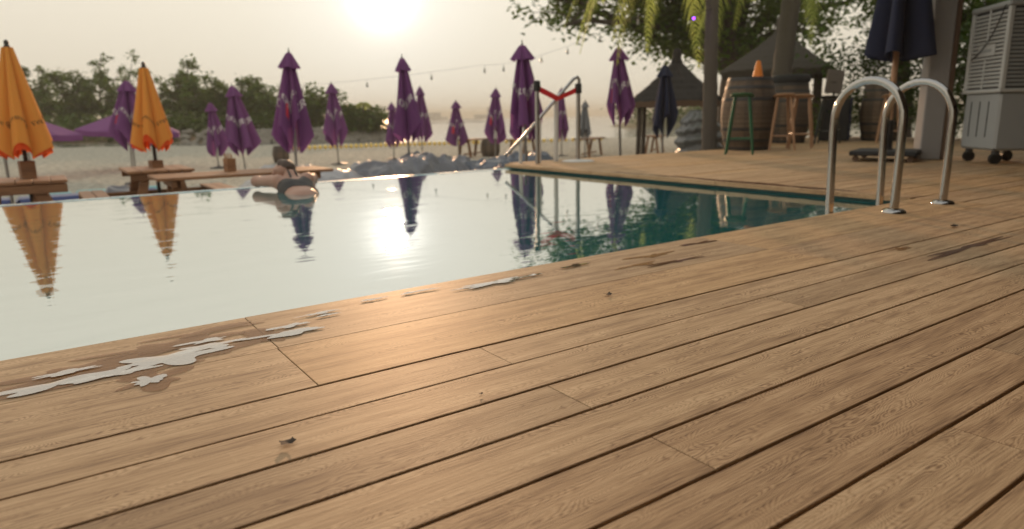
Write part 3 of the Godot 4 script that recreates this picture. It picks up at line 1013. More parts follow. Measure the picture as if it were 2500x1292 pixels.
# a closed market parasol: high is base to tip, cloth the height of the closed cloth with its cap
func closed_parasol(label: String, at: Vector3, high: float, cloth: float, wide: float, seed_: int, tilt := Vector2.ZERO, printed := true, m := "purple", group := "closed purple parasols on the beach") -> Node3D:
	var t := thing("closed_parasol", label, "parasol", at, 0.0, group)
	t.rotation = Vector3(tilt.x, 0, tilt.y)
	var s := Soup.new()
	s.tube([Vector3(0, 0.02, 0), Vector3(0, high - 0.10, 0)], [0.022], 10)
	part(t, "pole", s.mesh(), M.pole_metal)
	s = Soup.new()
	s.lathe(Vector3.ZERO, [[0.0, 0.07], [0.05, 0.07], [0.06, 0.05], [0.24, 0.03], [0.25, 0.0]], 20)
	part(t, "base", s.mesh(), M.black_metal)
	s = Soup.new()
	s.lathe(Vector3(0, high - 0.13, 0), [[0.0, 0.13], [0.008, 0.11], [0.008, 0.075], [0.02, 0.06], [0.012, 0.04], [0.02, 0.0]], 10)
	part(t, "finial", s.mesh(), M.black_metal)
	var cap_h := 0.15 * cloth
	var top := high - 0.09
	var c := Canopy.new()
	c.n = 6
	c.length = cloth - 0.085 - cap_h * 0.55
	c.lobe = wide * 0.43
	c.rib = wide * 0.10
	c.hem = 0.27
	c.setup(seed_, 0.38)
	var can := part(t, "canopy", c.mesh(), M[m], Vector3(0, top - cap_h * 0.55, 0))
	var k := Canopy.new()
	k.n = 6
	k.length = cap_h
	k.lobe = wide * 0.10
	k.rib = wide * 0.13
	k.hem = 0.12
	k.amp = [1.0, 0.8, 1.2, 0.9, 1.1, 1.0]
	k.skew = [0.0, 0.1, -0.1, 0.0, 0.1, 0.0]
	k.hems = [1.0, 1.2, 0.8, 1.0, 1.1, 0.9]
	k.turn = c.turn + 0.4
	part(t, "vent_cap", k.mesh(), M[m], Vector3(0, top, 0))
	if printed:
		for q in 6:
			var v := c.wrap(letters("PERONI", 0.083 * cloth), q, 0.53, 0.007)
			part(can, "lettering", soup_of(v), M.print_white)
			if q % 2 == seed_ % 2:
				var sh := PackedVector3Array()
				for p in strip(0.08, 0.28): sh.append(p + Vector3(0.16, -0.10, 0))
				part(can, "red_badge", soup_of(c.wrap(sh, q, 0.56, 0.006)), M.print_red)
	return t

func orange_parasol(label: String, at: Vector3, high: float, cloth: float, wide: float, seed_: int, tilt: Vector2) -> void:
	var t := thing("closed_parasol", label, "parasol", at, 0.0, "closed orange parasols on the picnic tables")
	t.rotation = Vector3(tilt.x, 0, tilt.y)
	var s := Soup.new()
	s.tube([Vector3(0, 0.0, 0), Vector3(0, high - 0.05, 0)], [0.024], 10)
	part(t, "pole", s.mesh(), M.black_metal)
	s = Soup.new()
	s.lathe(Vector3(0, high - 0.10, 0), [[0.0, 0.10], [0.02, 0.09], [0.028, 0.06], [0.018, 0.045], [0.03, 0.03], [0.045, 0.0]], 12)
	part(t, "finial", s.mesh(), M.black_metal)
	var c := Canopy.new()
	c.n = 6
	c.length = cloth - 0.1
	c.lobe = wide * 0.27
	c.rib = wide * 0.24
	c.hem = 0.15
	c.sharp = 0.85
	c.setup(seed_, 0.2)
	var can := part(t, "canopy", c.mesh(0.985), M.orange, Vector3(0, high - 0.085, 0))
	var l := Canopy.new()
	l.n = 6
	l.length = c.length
	l.lobe = c.lobe * 0.93
	l.rib = c.rib * 0.9
	l.hem = 0.10
	l.sharp = 0.85
	l.amp = c.amp
	l.skew = c.skew
	l.hems = c.hems
	l.turn = c.turn
	part(t, "lining", l.mesh(1.0), M.lining, Vector3(0, high - 0.085, 0))
	for q in 6:
		part(can, "lettering", soup_of(c.wrap(letters("Veuve", 0.055), q, 0.72, 0.006)), M.print_brown)
		var em := PackedVector3Array()
		for i in 14:
			var a := TAU * i / 14.0
			var b := TAU * (i + 1) / 14.0
			for e in [[0.0, 0.018], [0.027, 0.037]]:
				var o := Vector3(0.17, 0.02, 0)
				em.append_array([o + Vector3(cos(a), sin(a), 0) * e[0], o + Vector3(cos(a), sin(a), 0) * e[1], o + Vector3(cos(b), sin(b), 0) * e[1], o + Vector3(cos(a), sin(a), 0) * e[0], o + Vector3(cos(b), sin(b), 0) * e[1], o + Vector3(cos(b), sin(b), 0) * e[0]])
		part(can, "emblem", soup_of(c.wrap(em, q, 0.72, 0.006)), M.print_brown)

func open_parasol(label: String, at: Vector3, high: float, radius: float, lean: Vector2, turn: float) -> void:
	var t := thing("open_parasol", label, "parasol", at, turn, "open purple parasols on the beach")
	t.rotation = Vector3(lean.x, turn, lean.y)
	var s := Soup.new()
	s.tube([Vector3.ZERO, Vector3(0, high, 0)], [0.022], 8)
	part(t, "pole", s.mesh(), M.pole_metal)
	s = Soup.new()
	var rows := []
	var drop := 0.42 * radius
	for i in 9:
		var k := i / 8.0
		var row := PackedVector3Array()
		for j in 64:
			var a := TAU * j / 64.0
			var seg := fposmod(a, TAU / 8.0) / (TAU / 8.0)
			var sag := sin(PI * seg)
			var r := radius * k * (1.0 - 0.06 * sag)
			row.append(Vector3(cos(a) * r, high - drop * k * (1.0 + 0.04 * sag * k), sin(a) * r))
		rows.append(row)
	s.surf(rows, true, true)
	var rim := []
	for i in 2:
		var row := PackedVector3Array()
		for j in 64:
			var p: Vector3 = rows[8][j]
			row.append(p + Vector3.DOWN * (0.0 if i == 0 else 0.14))
		rim.append(row)
	s.surf(rim, true, true)
	part(t, "canopy", s.mesh(), M.purple)
	for k in 8:
		var a := TAU * k / 8.0
		s = Soup.new()
		s.tube([Vector3(0, high - 0.05, 0), Vector3(cos(a) * radius * 0.98, high - drop - 0.02, sin(a) * radius * 0.98)], [0.012], 5)
		part(t, "rib", s.mesh(), M.black_metal)

func build_parasols() -> void:
	orange_parasol("large closed orange parasol over the crosswise-planked picnic table", Vector3(-0.06, SAND, -9.75), 2.30, 1.34, 0.62, 801, Vector2(0.0, 0.0))
	orange_parasol("smaller closed orange parasol over the square picnic table", Vector3(1.40, SAND, -10.62), 2.17, 1.22, 0.50, 802, Vector2(0.0, 0.0))
	# base position, height, cloth height, width, tilt
	closed_parasol("closed purple parasol right behind the second orange parasol", Vector3(1.88, SAND, -17.6), 2.36, 1.62, 0.92, 811, Vector2(0.02, -0.02))
	closed_parasol("shorter purple parasol of the close pair behind the long table", Vector3(4.55, SAND, -21.8), 1.98, 1.66, 0.76, 812, Vector2(0.0, 0.03))
	closed_parasol("taller leaning purple parasol of the close pair behind the long table", Vector3(4.70, SAND, -19.3), 2.36, 1.92, 0.92, 813, Vector2(0.0, 0.06))
	closed_parasol("biggest closed purple parasol rising behind the bather", Vector3(3.60, SAND, -11.45), 2.52, 1.70, 0.74, 814, Vector2(0.0, -0.015))
	closed_parasol("closed purple parasol standing alone past the bather above the pale tarp", Vector3(7.75, SAND, -20.4), 2.50, 1.98, 0.82, 815, Vector2(0.02, 0.035))
	closed_parasol("small purple parasol half hidden behind a taller one above the tarps", Vector3(10.1, SAND, -21.4), 1.95, 1.58, 0.66, 816)
	closed_parasol("tall purple parasol planted in the middle of the tarps", Vector3(5.90, SAND, -11.8), 2.54, 1.64, 0.60, 817, Vector2(-0.02, 0.02))
	closed_parasol("purple parasol peeking out behind the tall one in the tarps", Vector3(11.55, SAND, -22.1), 2.52, 2.04, 0.76, 818)
	closed_parasol("small closed purple parasol beside the far trestle table", Vector3(12.0, SAND, -20.3), 1.98, 1.58, 0.74, 819, Vector2(0.0, 0.03))
	closed_parasol("slim purple parasol in front of the far grey barrel", Vector3(11.8, SAND, -17.75), 2.28, 1.74, 0.70, 820, Vector2(0.02, -0.02))
	closed_parasol("big closed purple parasol behind the barrier post and handrail", Vector3(6.33, SAND, -8.62), 2.50, 1.52, 0.76, 821, Vector2(0.0, 0.03))
	closed_parasol("far purple parasol glimpsed under the red barrier strap", Vector3(14.9, SAND, -18.3), 2.34, 1.82, 0.66, 822)
	closed_parasol("large closed purple parasol beside the dark thatched hut", Vector3(8.24, SAND, -8.50), 2.53, 1.36, 0.66, 823, Vector2(0.0, 0.05))
	closed_parasol("small closed grey parasol beyond the second barrier post", Vector3(14.65, SAND, -16.8), 1.88, 1.26, 0.52, 824, Vector2.ZERO, false, "grey_cloth", "")
	closed_parasol("closed navy parasol in front of the thatched hut", Vector3(10.1, SAND, -9.3), 2.36, 1.46, 0.60, 825, Vector2.ZERO, false, "navy", "")
	open_parasol("open purple parasol standing behind the second orange parasol", Vector3(2.42, SAND, -23.3), 1.75, 1.42, Vector2(0.05, -0.04), 0.2)
	open_parasol("open purple parasol half hidden behind the first orange parasol", Vector3(-0.05, SAND, -21.2), 1.62, 1.25, Vector2(0.0, 0.0), 0.5)
	# the navy parasol on the deck and its wheeled base
	var t := thing("closed_parasol", "large closed navy parasol with a wooden pole in front of the column", "parasol", Vector3(7.47, 0.10, -3.70))
	var s := Soup.new()
	s.tube([Vector3(0, 0, 0), Vector3(0, 2.3, 0)], [0.028], 12)
	part(t, "pole", s.mesh(), M.stool_wood)
	var c := Canopy.new()
	c.n = 6
	c.length = 1.75
	c.lobe = 0.27
	c.rib = 0.05
	c.hem = 0.05
	c.setup(833, 0.25)
	part(t, "canopy", c.mesh(), M.navy, Vector3(0, 2.66, 0))
	s = Soup.new()
	s.tube([Vector3(0, 2.25, 0), Vector3(0, 2.84, 0)], [0.028, 0.01], 10)
	part(t, "finial", s.mesh(), M.stool_wood)
	var b := thing("wheeled_stand", "flat grey parasol stand on small castors beside the pale column", "parasol stand", Vector3(7.47, 0, -3.70), 0.35)
	s = Soup.new()
	s.box(Vector3(0, 0.085, 0), Vector3(0.72, 0.05, 0.62), 0.012)
	part(b, "plate", s.mesh(), M.dark_panel)
	s = Soup.new()
	s.lathe(Vector3(0, 0.11, 0), [[0.07, 0.0], [0.05, 0.02], [0.045, 0.30], [0.032, 0.31]], 16)
	part(b, "sleeve", s.mesh(), M.black_plastic)
	for q in [[-0.3, -0.25], [0.3, -0.25], [-0.3, 0.25], [0.3, 0.25]]:
		s = Soup.new()
		s.tube([Vector3(q[0] - 0.014, 0.03, q[1]), Vector3(q[0] + 0.014, 0.03, q[1])], [0.03], 12)
		s.box(Vector3(q[0], 0.052, q[1]), Vector3(0.018, 0.03, 0.03), 0.003)
		part(b, "castor", s.mesh(), M.brown_trim)

# ---------------------------------------------------------------- furniture on the beach
func plank(parent: Node3D, called: String, at: Vector3, size: Vector3, m: String, turn := Basis()) -> MeshInstance3D:
	var s := Soup.new()
	s.box(Vector3.ZERO, size, 0.006, Basis(), Vector2(rng.randf() * 5, rng.randf() * 3))
	var o := part(parent, called, s.mesh(), M[m], at)
	o.basis = turn
	return o

func build_tables() -> void:
	rng.seed = 901
	# the table under the first orange parasol: short planks laid across
	var t := thing("picnic_table", "brown picnic table with crosswise planks under the large orange parasol", "picnic table", Vector3(0, SAND, 0))
	var x := 0.30
	while x > -1.5:
		plank(t, "plank", Vector3(x - 0.08, 0.735, -9.62), Vector3(0.155, 0.035, 0.86), "table_wood_0")
		x -= 0.163
	plank(t, "apron", Vector3(-0.58, 0.66, -9.23), Vector3(1.74, 0.10, 0.04), "table_wood_1")
	plank(t, "apron", Vector3(-0.58, 0.66, -10.01), Vector3(1.74, 0.10, 0.04), "table_wood_1")
	for q in [0.12, -1.22]:
		for zz in [-9.28, -9.96]:
			plank(t, "leg", Vector3(q, 0.335, zz), Vector3(0.13, 0.74, 0.05), "table_wood_1", Basis(Vector3(0, 0, 1), 0.33 if q > 0 else -0.33))
	for q in [0.0, -0.36]:
		plank(t, "leg", Vector3(q - 0.04, 0.335, -9.35), Vector3(0.07, 0.72, 0.05), "table_wood_1", Basis(Vector3(0, 0, 1), -0.12))
	plank(t, "stretcher", Vector3(-0.5, 0.30, -9.62), Vector3(1.7, 0.09, 0.05), "table_wood_1")
	# the square table under the second orange parasol, benches on two sides
	t = thing("picnic_table", "square brown picnic table with side benches under the smaller orange parasol", "picnic table", Vector3(1.38, SAND, -10.55))
	for i in 5:
		plank(t, "plank", Vector3(-0.32 + 0.16 * i, 0.735, 0), Vector3(0.15, 0.036, 1.15), "table_wood_0")
	plank(t, "apron", Vector3(0, 0.67, 0.5), Vector3(0.74, 0.09, 0.04), "table_wood_1")
	plank(t, "apron", Vector3(0, 0.67, -0.5), Vector3(0.74, 0.09, 0.04), "table_wood_1")
	for zz in [0.46, -0.46]:
		for sx in [-1.0, 1.0]:
			plank(t, "leg", Vector3(sx * 0.27, 0.345, zz), Vector3(0.11, 0.72, 0.05), "table_wood_1", Basis(Vector3(0, 0, 1), sx * 0.22))
		plank(t, "bench_beam", Vector3(0, 0.37, zz + 0.05), Vector3(1.85, 0.10, 0.045), "table_wood_1")
	for sx in [-1.0, 1.0]:
		for i in 2:
			plank(t, "seat_plank", Vector3(sx * (0.70 + 0.15 * i), 0.44, 0.06), Vector3(0.142, 0.036, 1.12), "table_wood_0")
	# the long table
	t = thing("picnic_table", "long brown picnic table standing just beyond the bather", "picnic table", Vector3(2.13, SAND, -8.86))
	for i in 5:
		plank(t, "plank", Vector3(0, 0.735, -0.30 + 0.15 * i), Vector3(2.04, 0.036, 0.142), "table_wood_0")
	for sx in [-1.0, 1.0]:
		plank(t, "cross_beam", Vector3(sx * 0.84, 0.675, 0), Vector3(0.05, 0.08, 0.66), "table_wood_1")
		for sz in [-1.0, 1.0]:
			plank(t, "leg", Vector3(sx * 0.80, 0.345, sz * 0.24), Vector3(0.10, 0.74, 0.05), "table_wood_1", Basis(Vector3(1, 0, 0), -sz * 0.25))
		plank(t, "bench_beam", Vector3(sx * 0.745, 0.36, 0), Vector3(0.045, 0.09, 1.5), "table_wood_1")
	plank(t, "stretcher", Vector3(0, 0.42, 0), Vector3(1.5, 0.08, 0.05), "table_wood_1")
	for sz in [-1.0, 1.0]:
		plank(t, "seat_plank", Vector3(0, 0.43, sz * 0.68), Vector3(2.0, 0.036, 0.22), "table_wood_0")
	# wooden parasol sleeves and the cutlery box
	for q in [["square wooden sleeve round the pole of the large orange parasol", Vector3(-0.06, -0.0965, -9.75), 0.155, 0.20], ["square wooden sleeve round the pole of the smaller orange parasol", Vector3(1.40, -0.0965, -10.62), 0.16, 0.10]]:
		var b := thing("parasol_sleeve", q[0], "wooden sleeve", q[1], 0.2, "wooden sleeves on the picnic tables")
		for k in 4:
			var a := TAU * k / 4.0
			plank(b, "side_board", Vector3(cos(a) * q[2] * 0.42, q[3] / 2.0, sin(a) * q[2] * 0.42), Vector3(0.018, q[3], q[2] * 0.94 if k % 2 == 1 else q[2] * 0.80), "table_wood_1", Basis(Vector3.UP, -a))
	var cb := thing("cutlery_box", "small wooden box of sticks on the long table", "wooden box", Vector3(2.02, -0.0965, -9.05), 0.3)
	for k in 4:
		var a := TAU * k / 4.0
		plank(cb, "side_board", Vector3(cos(a) * 0.05, 0.08, sin(a) * 0.05), Vector3(0.012, 0.16, 0.112 if k % 2 == 1 else 0.088), "table_wood_0", Basis(Vector3.UP, -a))
	for k in 9:
		var s := Soup.new()
		var p := Vector3(rng.randf_range(-0.035, 0.035), 0.02, rng.randf_range(-0.035, 0.035))
		s.tube([p, p * 1.3 + Vector3(0, 0.17 + rng.randf() * 0.03, 0)], [0.006], 5)
		part(cb, "stick", s.mesh(), M.stool_wood)
	# the far tables on the open sand
	var ft := [["far trestle table on the sand beside the small purple parasol", Vector3(12.75, SAND, -20.6), 1.5, 0.9], ["far wooden table on the sand seen past the barrier posts", Vector3(15.55, SAND, -17.6), 1.75, 0.82], ["far wooden bench table beside the navy parasol's pole", Vector3(18.5, SAND, -17.4), 1.2, 0.82], ["far wooden table on the sand in front of the far barrel", Vector3(13.9, SAND, -19.2), 1.5, 0.85]]
	for q in ft:
		t = thing("trestle_table", q[0], "table", q[1], 0.55, "far tables on the open sand")
		for i in 3:
			plank(t, "plank", Vector3(0, 0.60, -0.2 + 0.2 * i), Vector3(q[2], 0.05, 0.19), "table_wood_1")
		for sx in [-1.0, 1.0]:
			for sz in [-1.0, 1.0]:
				plank(t, "leg", Vector3(sx * q[2] * 0.40, 0.29, sz * 0.18), Vector3(0.09, 0.60, 0.07), "table_wood_1", Basis(Vector3(1, 0, 0), -sz * 0.15))
		plank(t, "stretcher", Vector3(0, 0.12, 0), Vector3(q[2] * 0.9, 0.05, 0.05), "table_wood_1")

# a crumpled sheet lying over things: bumps [x, z, radius, height]
func tarp(label: String, at: Vector3, sx: float, sz: float, bumps: Array, m: String, seed_: int, fold := 0.10) -> void:
	var nz := noise(seed_, 0.9, 1)
	var wob := noise(seed_ + 2, 1.2, 2)
	var rows := []
	var n := 72
	for i in n + 1:
		var row := PackedVector3Array()
		for j in n + 1:
			var u := j / float(n) * 2.0 - 1.0
			var v := i / float(n) * 2.0 - 1.0
			# squeeze the square into a rounded outline with a ragged rim
			var rr := 1.0 - 0.16 * u * u * v * v
			var x := u * sx * rr * (1.0 + 0.10 * wob.get_noise_1d(v * 3.0 + 9.0))
			var z := v * sz * rr * (1.0 + 0.12 * wob.get_noise_1d(u * 3.0))
			var y := 0.0
			for b in bumps:
				var d: float = pow(pow(absf(x - b[0]) / b[2], 3.0) + pow(absf(z - b[1]) / b[2], 3.0), 1.0 / 3.0)
				y = maxf(y, b[3] * 0.86 * (1.0 - smoothstep(0.35, 1.5, d)))
			var e := maxf(absf(u), absf(v))
			var wx := x + 0.3 * wob.get_noise_2d(x * 1.5, z * 1.5)
			var wz := z + 0.3 * wob.get_noise_2d(x * 1.5 + 40.0, z * 1.5)
			for f in 3:
				var ang := seed_ * 0.7 + f * 0.85
				var fu := wx * cos(ang) + wz * sin(ang)
				var fv := -wx * sin(ang) + wz * cos(ang)
				var k := 1.0 - absf(nz.get_noise_3d(fu * (1.0 + 0.6 * f), fv * 0.30, f * 7.0)) * 2.2
				y += fold * (0.85 - 0.24 * f) * pow(maxf(0.0, k), 1.7)
			y *= clampf((1.0 - e) * 7.0, 0.06, 1.0)
			row.append(Vector3(x, maxf(y, 0.004) + 0.012, z))
		rows.append(row)
	var s := Soup.new()
	s.surf(rows, false, false)
	var o := part(self, "tarp", s.mesh(), M[m], at)
	tag(o, label, "tarp", "crumpled tarps beyond the pool edge")

func build_tarps() -> void:
	tarp("blue-grey tarp crumpled on the sand under the long table", Vector3(2.3, SAND, -10.3), 1.3, 1.0, [[-0.5, 0.1, 0.5, 0.26], [0.4, 0.2, 0.6, 0.34], [0.9, -0.2, 0.5, 0.30]], "tarp_blue", 1001, 0.13)
	tarp("pale silvery tarp draped over a heap behind the bather", Vector3(3.35, SAND, -10.2), 1.15, 0.9, [[-0.3, 0.0, 0.7, 0.72], [0.35, 0.1, 0.7, 0.62], [0.85, 0.1, 0.4, 0.45]], "tarp_silver", 1004, 0.09)
	tarp("grey tarp over a long low heap left of the tall parasol in the tarps", Vector3(4.75, SAND, -10.9), 1.25, 0.8, [[-0.6, 0.1, 0.5, 0.48], [0.1, 0.0, 0.7, 0.58], [0.7, -0.2, 0.6, 0.66]], "tarp_grey", 1007, 0.12)
	tarp("high grey-blue tarp heap right of the tall parasol in the tarps", Vector3(6.2, SAND, -11.55), 1.0, 0.85, [[-0.3, 0.0, 0.6, 0.72], [0.3, 0.1, 0.6, 0.62], [0.7, 0.0, 0.4, 0.42]], "tarp_grey", 1010, 0.12)
	tarp("dark blue tarp spread along the outside of the overflow edge", Vector3(4.0, SAND, -7.75), 1.6, 0.75, [[-0.9, 0.0, 0.6, 0.45], [0.0, 0.1, 0.8, 0.62], [0.9, 0.0, 0.7, 0.64]], "tarp_blue", 1013, 0.14)
	tarp("dark tarp lying between the heaps and the handrail", Vector3(5.6, SAND, -8.7), 1.2, 0.9, [[-0.5, 0.1, 0.7, 0.50], [0.3, 0.1, 0.7, 0.54], [0.8, 0.0, 0.4, 0.5]], "tarp_blue", 1016, 0.14)
	tarp("blue-black tarp heap behind the handrail's lower end", Vector3(7.6, SAND, -10.9), 1.1, 0.8, [[-0.4, 0.0, 0.7, 0.58], [0.4, 0.1, 0.7, 0.62]], "tarp_blue", 1019, 0.12)
	tarp("small silver tarp bundle left of the square picnic table", Vector3(0.98, SAND, -11.5), 0.42, 0.42, [[0.0, 0.0, 0.3, 0.42]], "tarp_grey", 1022, 0.10)
	# padded beach mats beside the first table
	for q in [["long dark blue beach mat behind the crosswise-planked table", Vector3(0.2, SAND + 0.02, -12.7), 1.5, 0.55, "blue_vinyl", 0.26], ["pale teal beach mat behind the dark blue one", Vector3(0.85, SAND + 0.02, -13.7), 1.0, 0.5, "teal_vinyl", 0.22], ["short black beach mat under the crosswise-planked table", Vector3(-0.1, SAND + 0.02, -11.6), 0.7, 0.4, "black_plastic", 0.2]]:
		var t := thing("beach_mat", q[0], "beach mat", q[1], 0.03, "padded beach mats on the sand")
		for k in 3:
			var s := Soup.new()
			s.box(Vector3(q[2] * (k - 1) / 1.5, q[5] / 2.0, 0), Vector3(q[2] / 1.5 - 0.02, q[5], q[3]), 0.05)
			part(t, "cushion", s.mesh(), M[q[4]])
	tarp("bright pink towel heaped on the sand beside the first table", Vector3(-0.55, SAND, -8.0), 0.3, 0.3, [[0.0, 0.0, 0.25, 0.42]], "pink_cloth", 1031, 0.1)
	# a leaning metal pole with a cable by the first table
	var p := thing("metal_pole", "thin grey pole with a slack cable behind the first table", "pole", Vector3(-0.32, SAND, -12.4))
	var s := Soup.new()
	s.tube([Vector3.ZERO, Vector3(0.0, 1.25, 0)], [0.022], 8)
	part(p, "post", s.mesh(), M.pole_metal)
	s = Soup.new()
	s.tube(bent(Vector3(0, 1.2, 0), Vector3(-0.7, 0.35, 0.4), Vector3(0.1, -0.12, 0), 10, 0.0, rng), [0.008], 5)
	part(p, "cable", s.mesh(), M.black_plastic)
	# floats along the shore
	var fl := thing("float_line", "line of small yellow floats strung across the sand near the shore", "float line", Vector3.ZERO)
	var path := [Vector3(9.4, SAND + 0.14, -30.8), Vector3(15.0, SAND + 0.14, -30.0), Vector3(18.5, SAND + 0.14, -28.9), Vector3(25.5, SAND + 0.12, -27.4)]
	s = Soup.new()
	s.tube(path, [0.02], 5)
	part(fl, "rope", s.mesh(), M.rope)
	var bead := Soup.new()
	bead.lathe(Vector3.ZERO, [[0.0, 0.10], [0.07, 0.075], [0.09, 0.0], [0.07, -0.075], [0.0, -0.10]], 10)
	var bm := bead.mesh()
	for seg in 3:
		var a: Vector3 = path[seg]
		var b: Vector3 = path[seg + 1]
		var n := int((b - a).length() / (0.235 if seg < 2 else 0.42))
		for i in n:
			part(fl, "float", bm, M.yellow_float, a.lerp(b, i / float(n)))

# ---------------------------------------------------------------- things on the deck
func barrel(label: String, at: Vector3, high: float, rmid: float, rend: float, wood: int, group := "oak barrels used as tables") -> void:
	var t := thing("barrel", label, "barrel", at, 0.3 * at.x, group)
	var n := 20
	var s := Soup.new()
	var rows := []
	for i in 13:
		var k := i / 12.0
		var r := lerpf(rend, rmid, sin(PI * k))
		var row := PackedVector3Array()
		var gap := TAU / n * 0.487
		for j in 5:
			var a := lerpf(-gap, gap, j / 4.0)
			row.append(Vector3(cos(a) * r * (1.0 - (0.006 if j == 0 or j == 4 else 0.0)), high * k, sin(a) * r * (1.0 - (0.006 if j == 0 or j == 4 else 0.0))))
		rows.append(row)
	s.surf(rows, false, false, 0.16, 0.9)
	var inner := Soup.new()
	inner.lathe(Vector3.ZERO, [[0.0, high - 0.03], [rend - 0.02, high - 0.03], [rend - 0.02, high], [rend - 0.005, high - 0.002], [lerpf(rend, rmid, 0.7) - 0.016, high * 0.75], [rmid - 0.014, high * 0.5], [lerpf(rend, rmid, 0.7) - 0.016, high * 0.25], [rend - 0.012, 0.0]], 40)
	part(t, "lid", inner.mesh(), M["barrel_wood_%d" % wood])
	var sm := s.mesh()
	rng.seed = int(at.x * 100.0)
	for k in n:
		var o := part(t, "stave", sm, M["barrel_wood_%d" % ((wood + (rng.randi() % 3)) % 3)])
		o.rotation.y = TAU * k / n
	for q in [[0.0, 0.05], [0.12, 0.045], [0.27, 0.045], [0.68, 0.045], [0.84, 0.045], [0.95, 0.05]]:
		var hp := Soup.new()
		var k0: float = q[0]
		var k1: float = q[0] + q[1]
		var r0 := lerpf(rend, rmid, sin(PI * k0)) + 0.005
		var r1 := lerpf(rend, rmid, sin(PI * k1)) + 0.005
		hp.lathe(Vector3.ZERO, [[r0 - 0.006, high * k0], [r0, high * k0 + 0.001], [r1, high * k1 - 0.001], [r1 - 0.006, high * k1]], 40)
		part(t, "hoop", hp.mesh(), M.hoop)

func stool(label: String, at: Vector3, turn: float, high: float, m: String, group: String) -> void:
	var t := thing("bar_stool", label, "bar stool", at, turn, group)
	var s := Soup.new()
	var rows := []
	var lower := []
	for i in 15:
		var row := PackedVector3Array()
		var row2 := PackedVector3Array()
		for j in 15:
			var u := j / 7.0 - 1.0
			var v := i / 7.0 - 1.0
			var q := Vector2(u * sqrt(1.0 - v * v * 0.35), v * sqrt(1.0 - u * u * 0.35))
			var y := high - 0.012 + 0.030 * u * u - 0.004 * v * v
			var edge := clampf((maxf(absf(u), absf(v)) - 0.85) / 0.15, 0.0, 1.0)
			row.append(Vector3(q.x * 0.215, y - 0.012 * edge * edge, q.y * 0.15))
			row2.append(Vector3(q.x * 0.215, y - 0.032 + 0.008 * edge * edge, q.y * 0.15))
		rows.append(row)
		lower.append(row2)
	s.surf(rows, false, false)
	s.surf(lower, false, true)
	for e in 4:
		var rim := []
		for side in 2:
			var src: Array = rows if side == 0 else lower
			var row := PackedVector3Array()
			for k in 15:
				row.append(src[0][k] if e == 0 else src[14][k] if e == 1 else src[k][0] if e == 2 else src[k][14])
			rim.append(row)
		s.surf(rim, false, e == 1 or e == 2)
	part(t, "seat", s.mesh(), M[m])
	for sx in [-1.0, 1.0]:
		for sz in [-1.0, 1.0]:
			s = Soup.new()
			s.tube([Vector3(sx * 0.13, high - 0.035, sz * 0.085), Vector3(sx * 0.165, high * 0.5, sz * 0.125), Vector3(sx * 0.205, 0.0, sz * 0.165)], [0.017, 0.021, 0.014], 10)
			part(t, "leg", s.mesh(), M[m])
	for sz in [-1.0, 1.0]:
		s = Soup.new()
		s.tube([Vector3(-0.178, high * 0.30, sz * 0.142), Vector3(0.178, high * 0.30, sz * 0.142)], [0.009], 8)
		part(t, "footrest", s.mesh(), M.brushed_steel)
	for sx in [-1.0, 1.0]:
		s = Soup.new()
		s.tube([Vector3(sx * 0.180, high * 0.26, -0.142), Vector3(sx * 0.180, high * 0.26, 0.142)], [0.009], 8)
		part(t, "stretcher", s.mesh(), M[m])

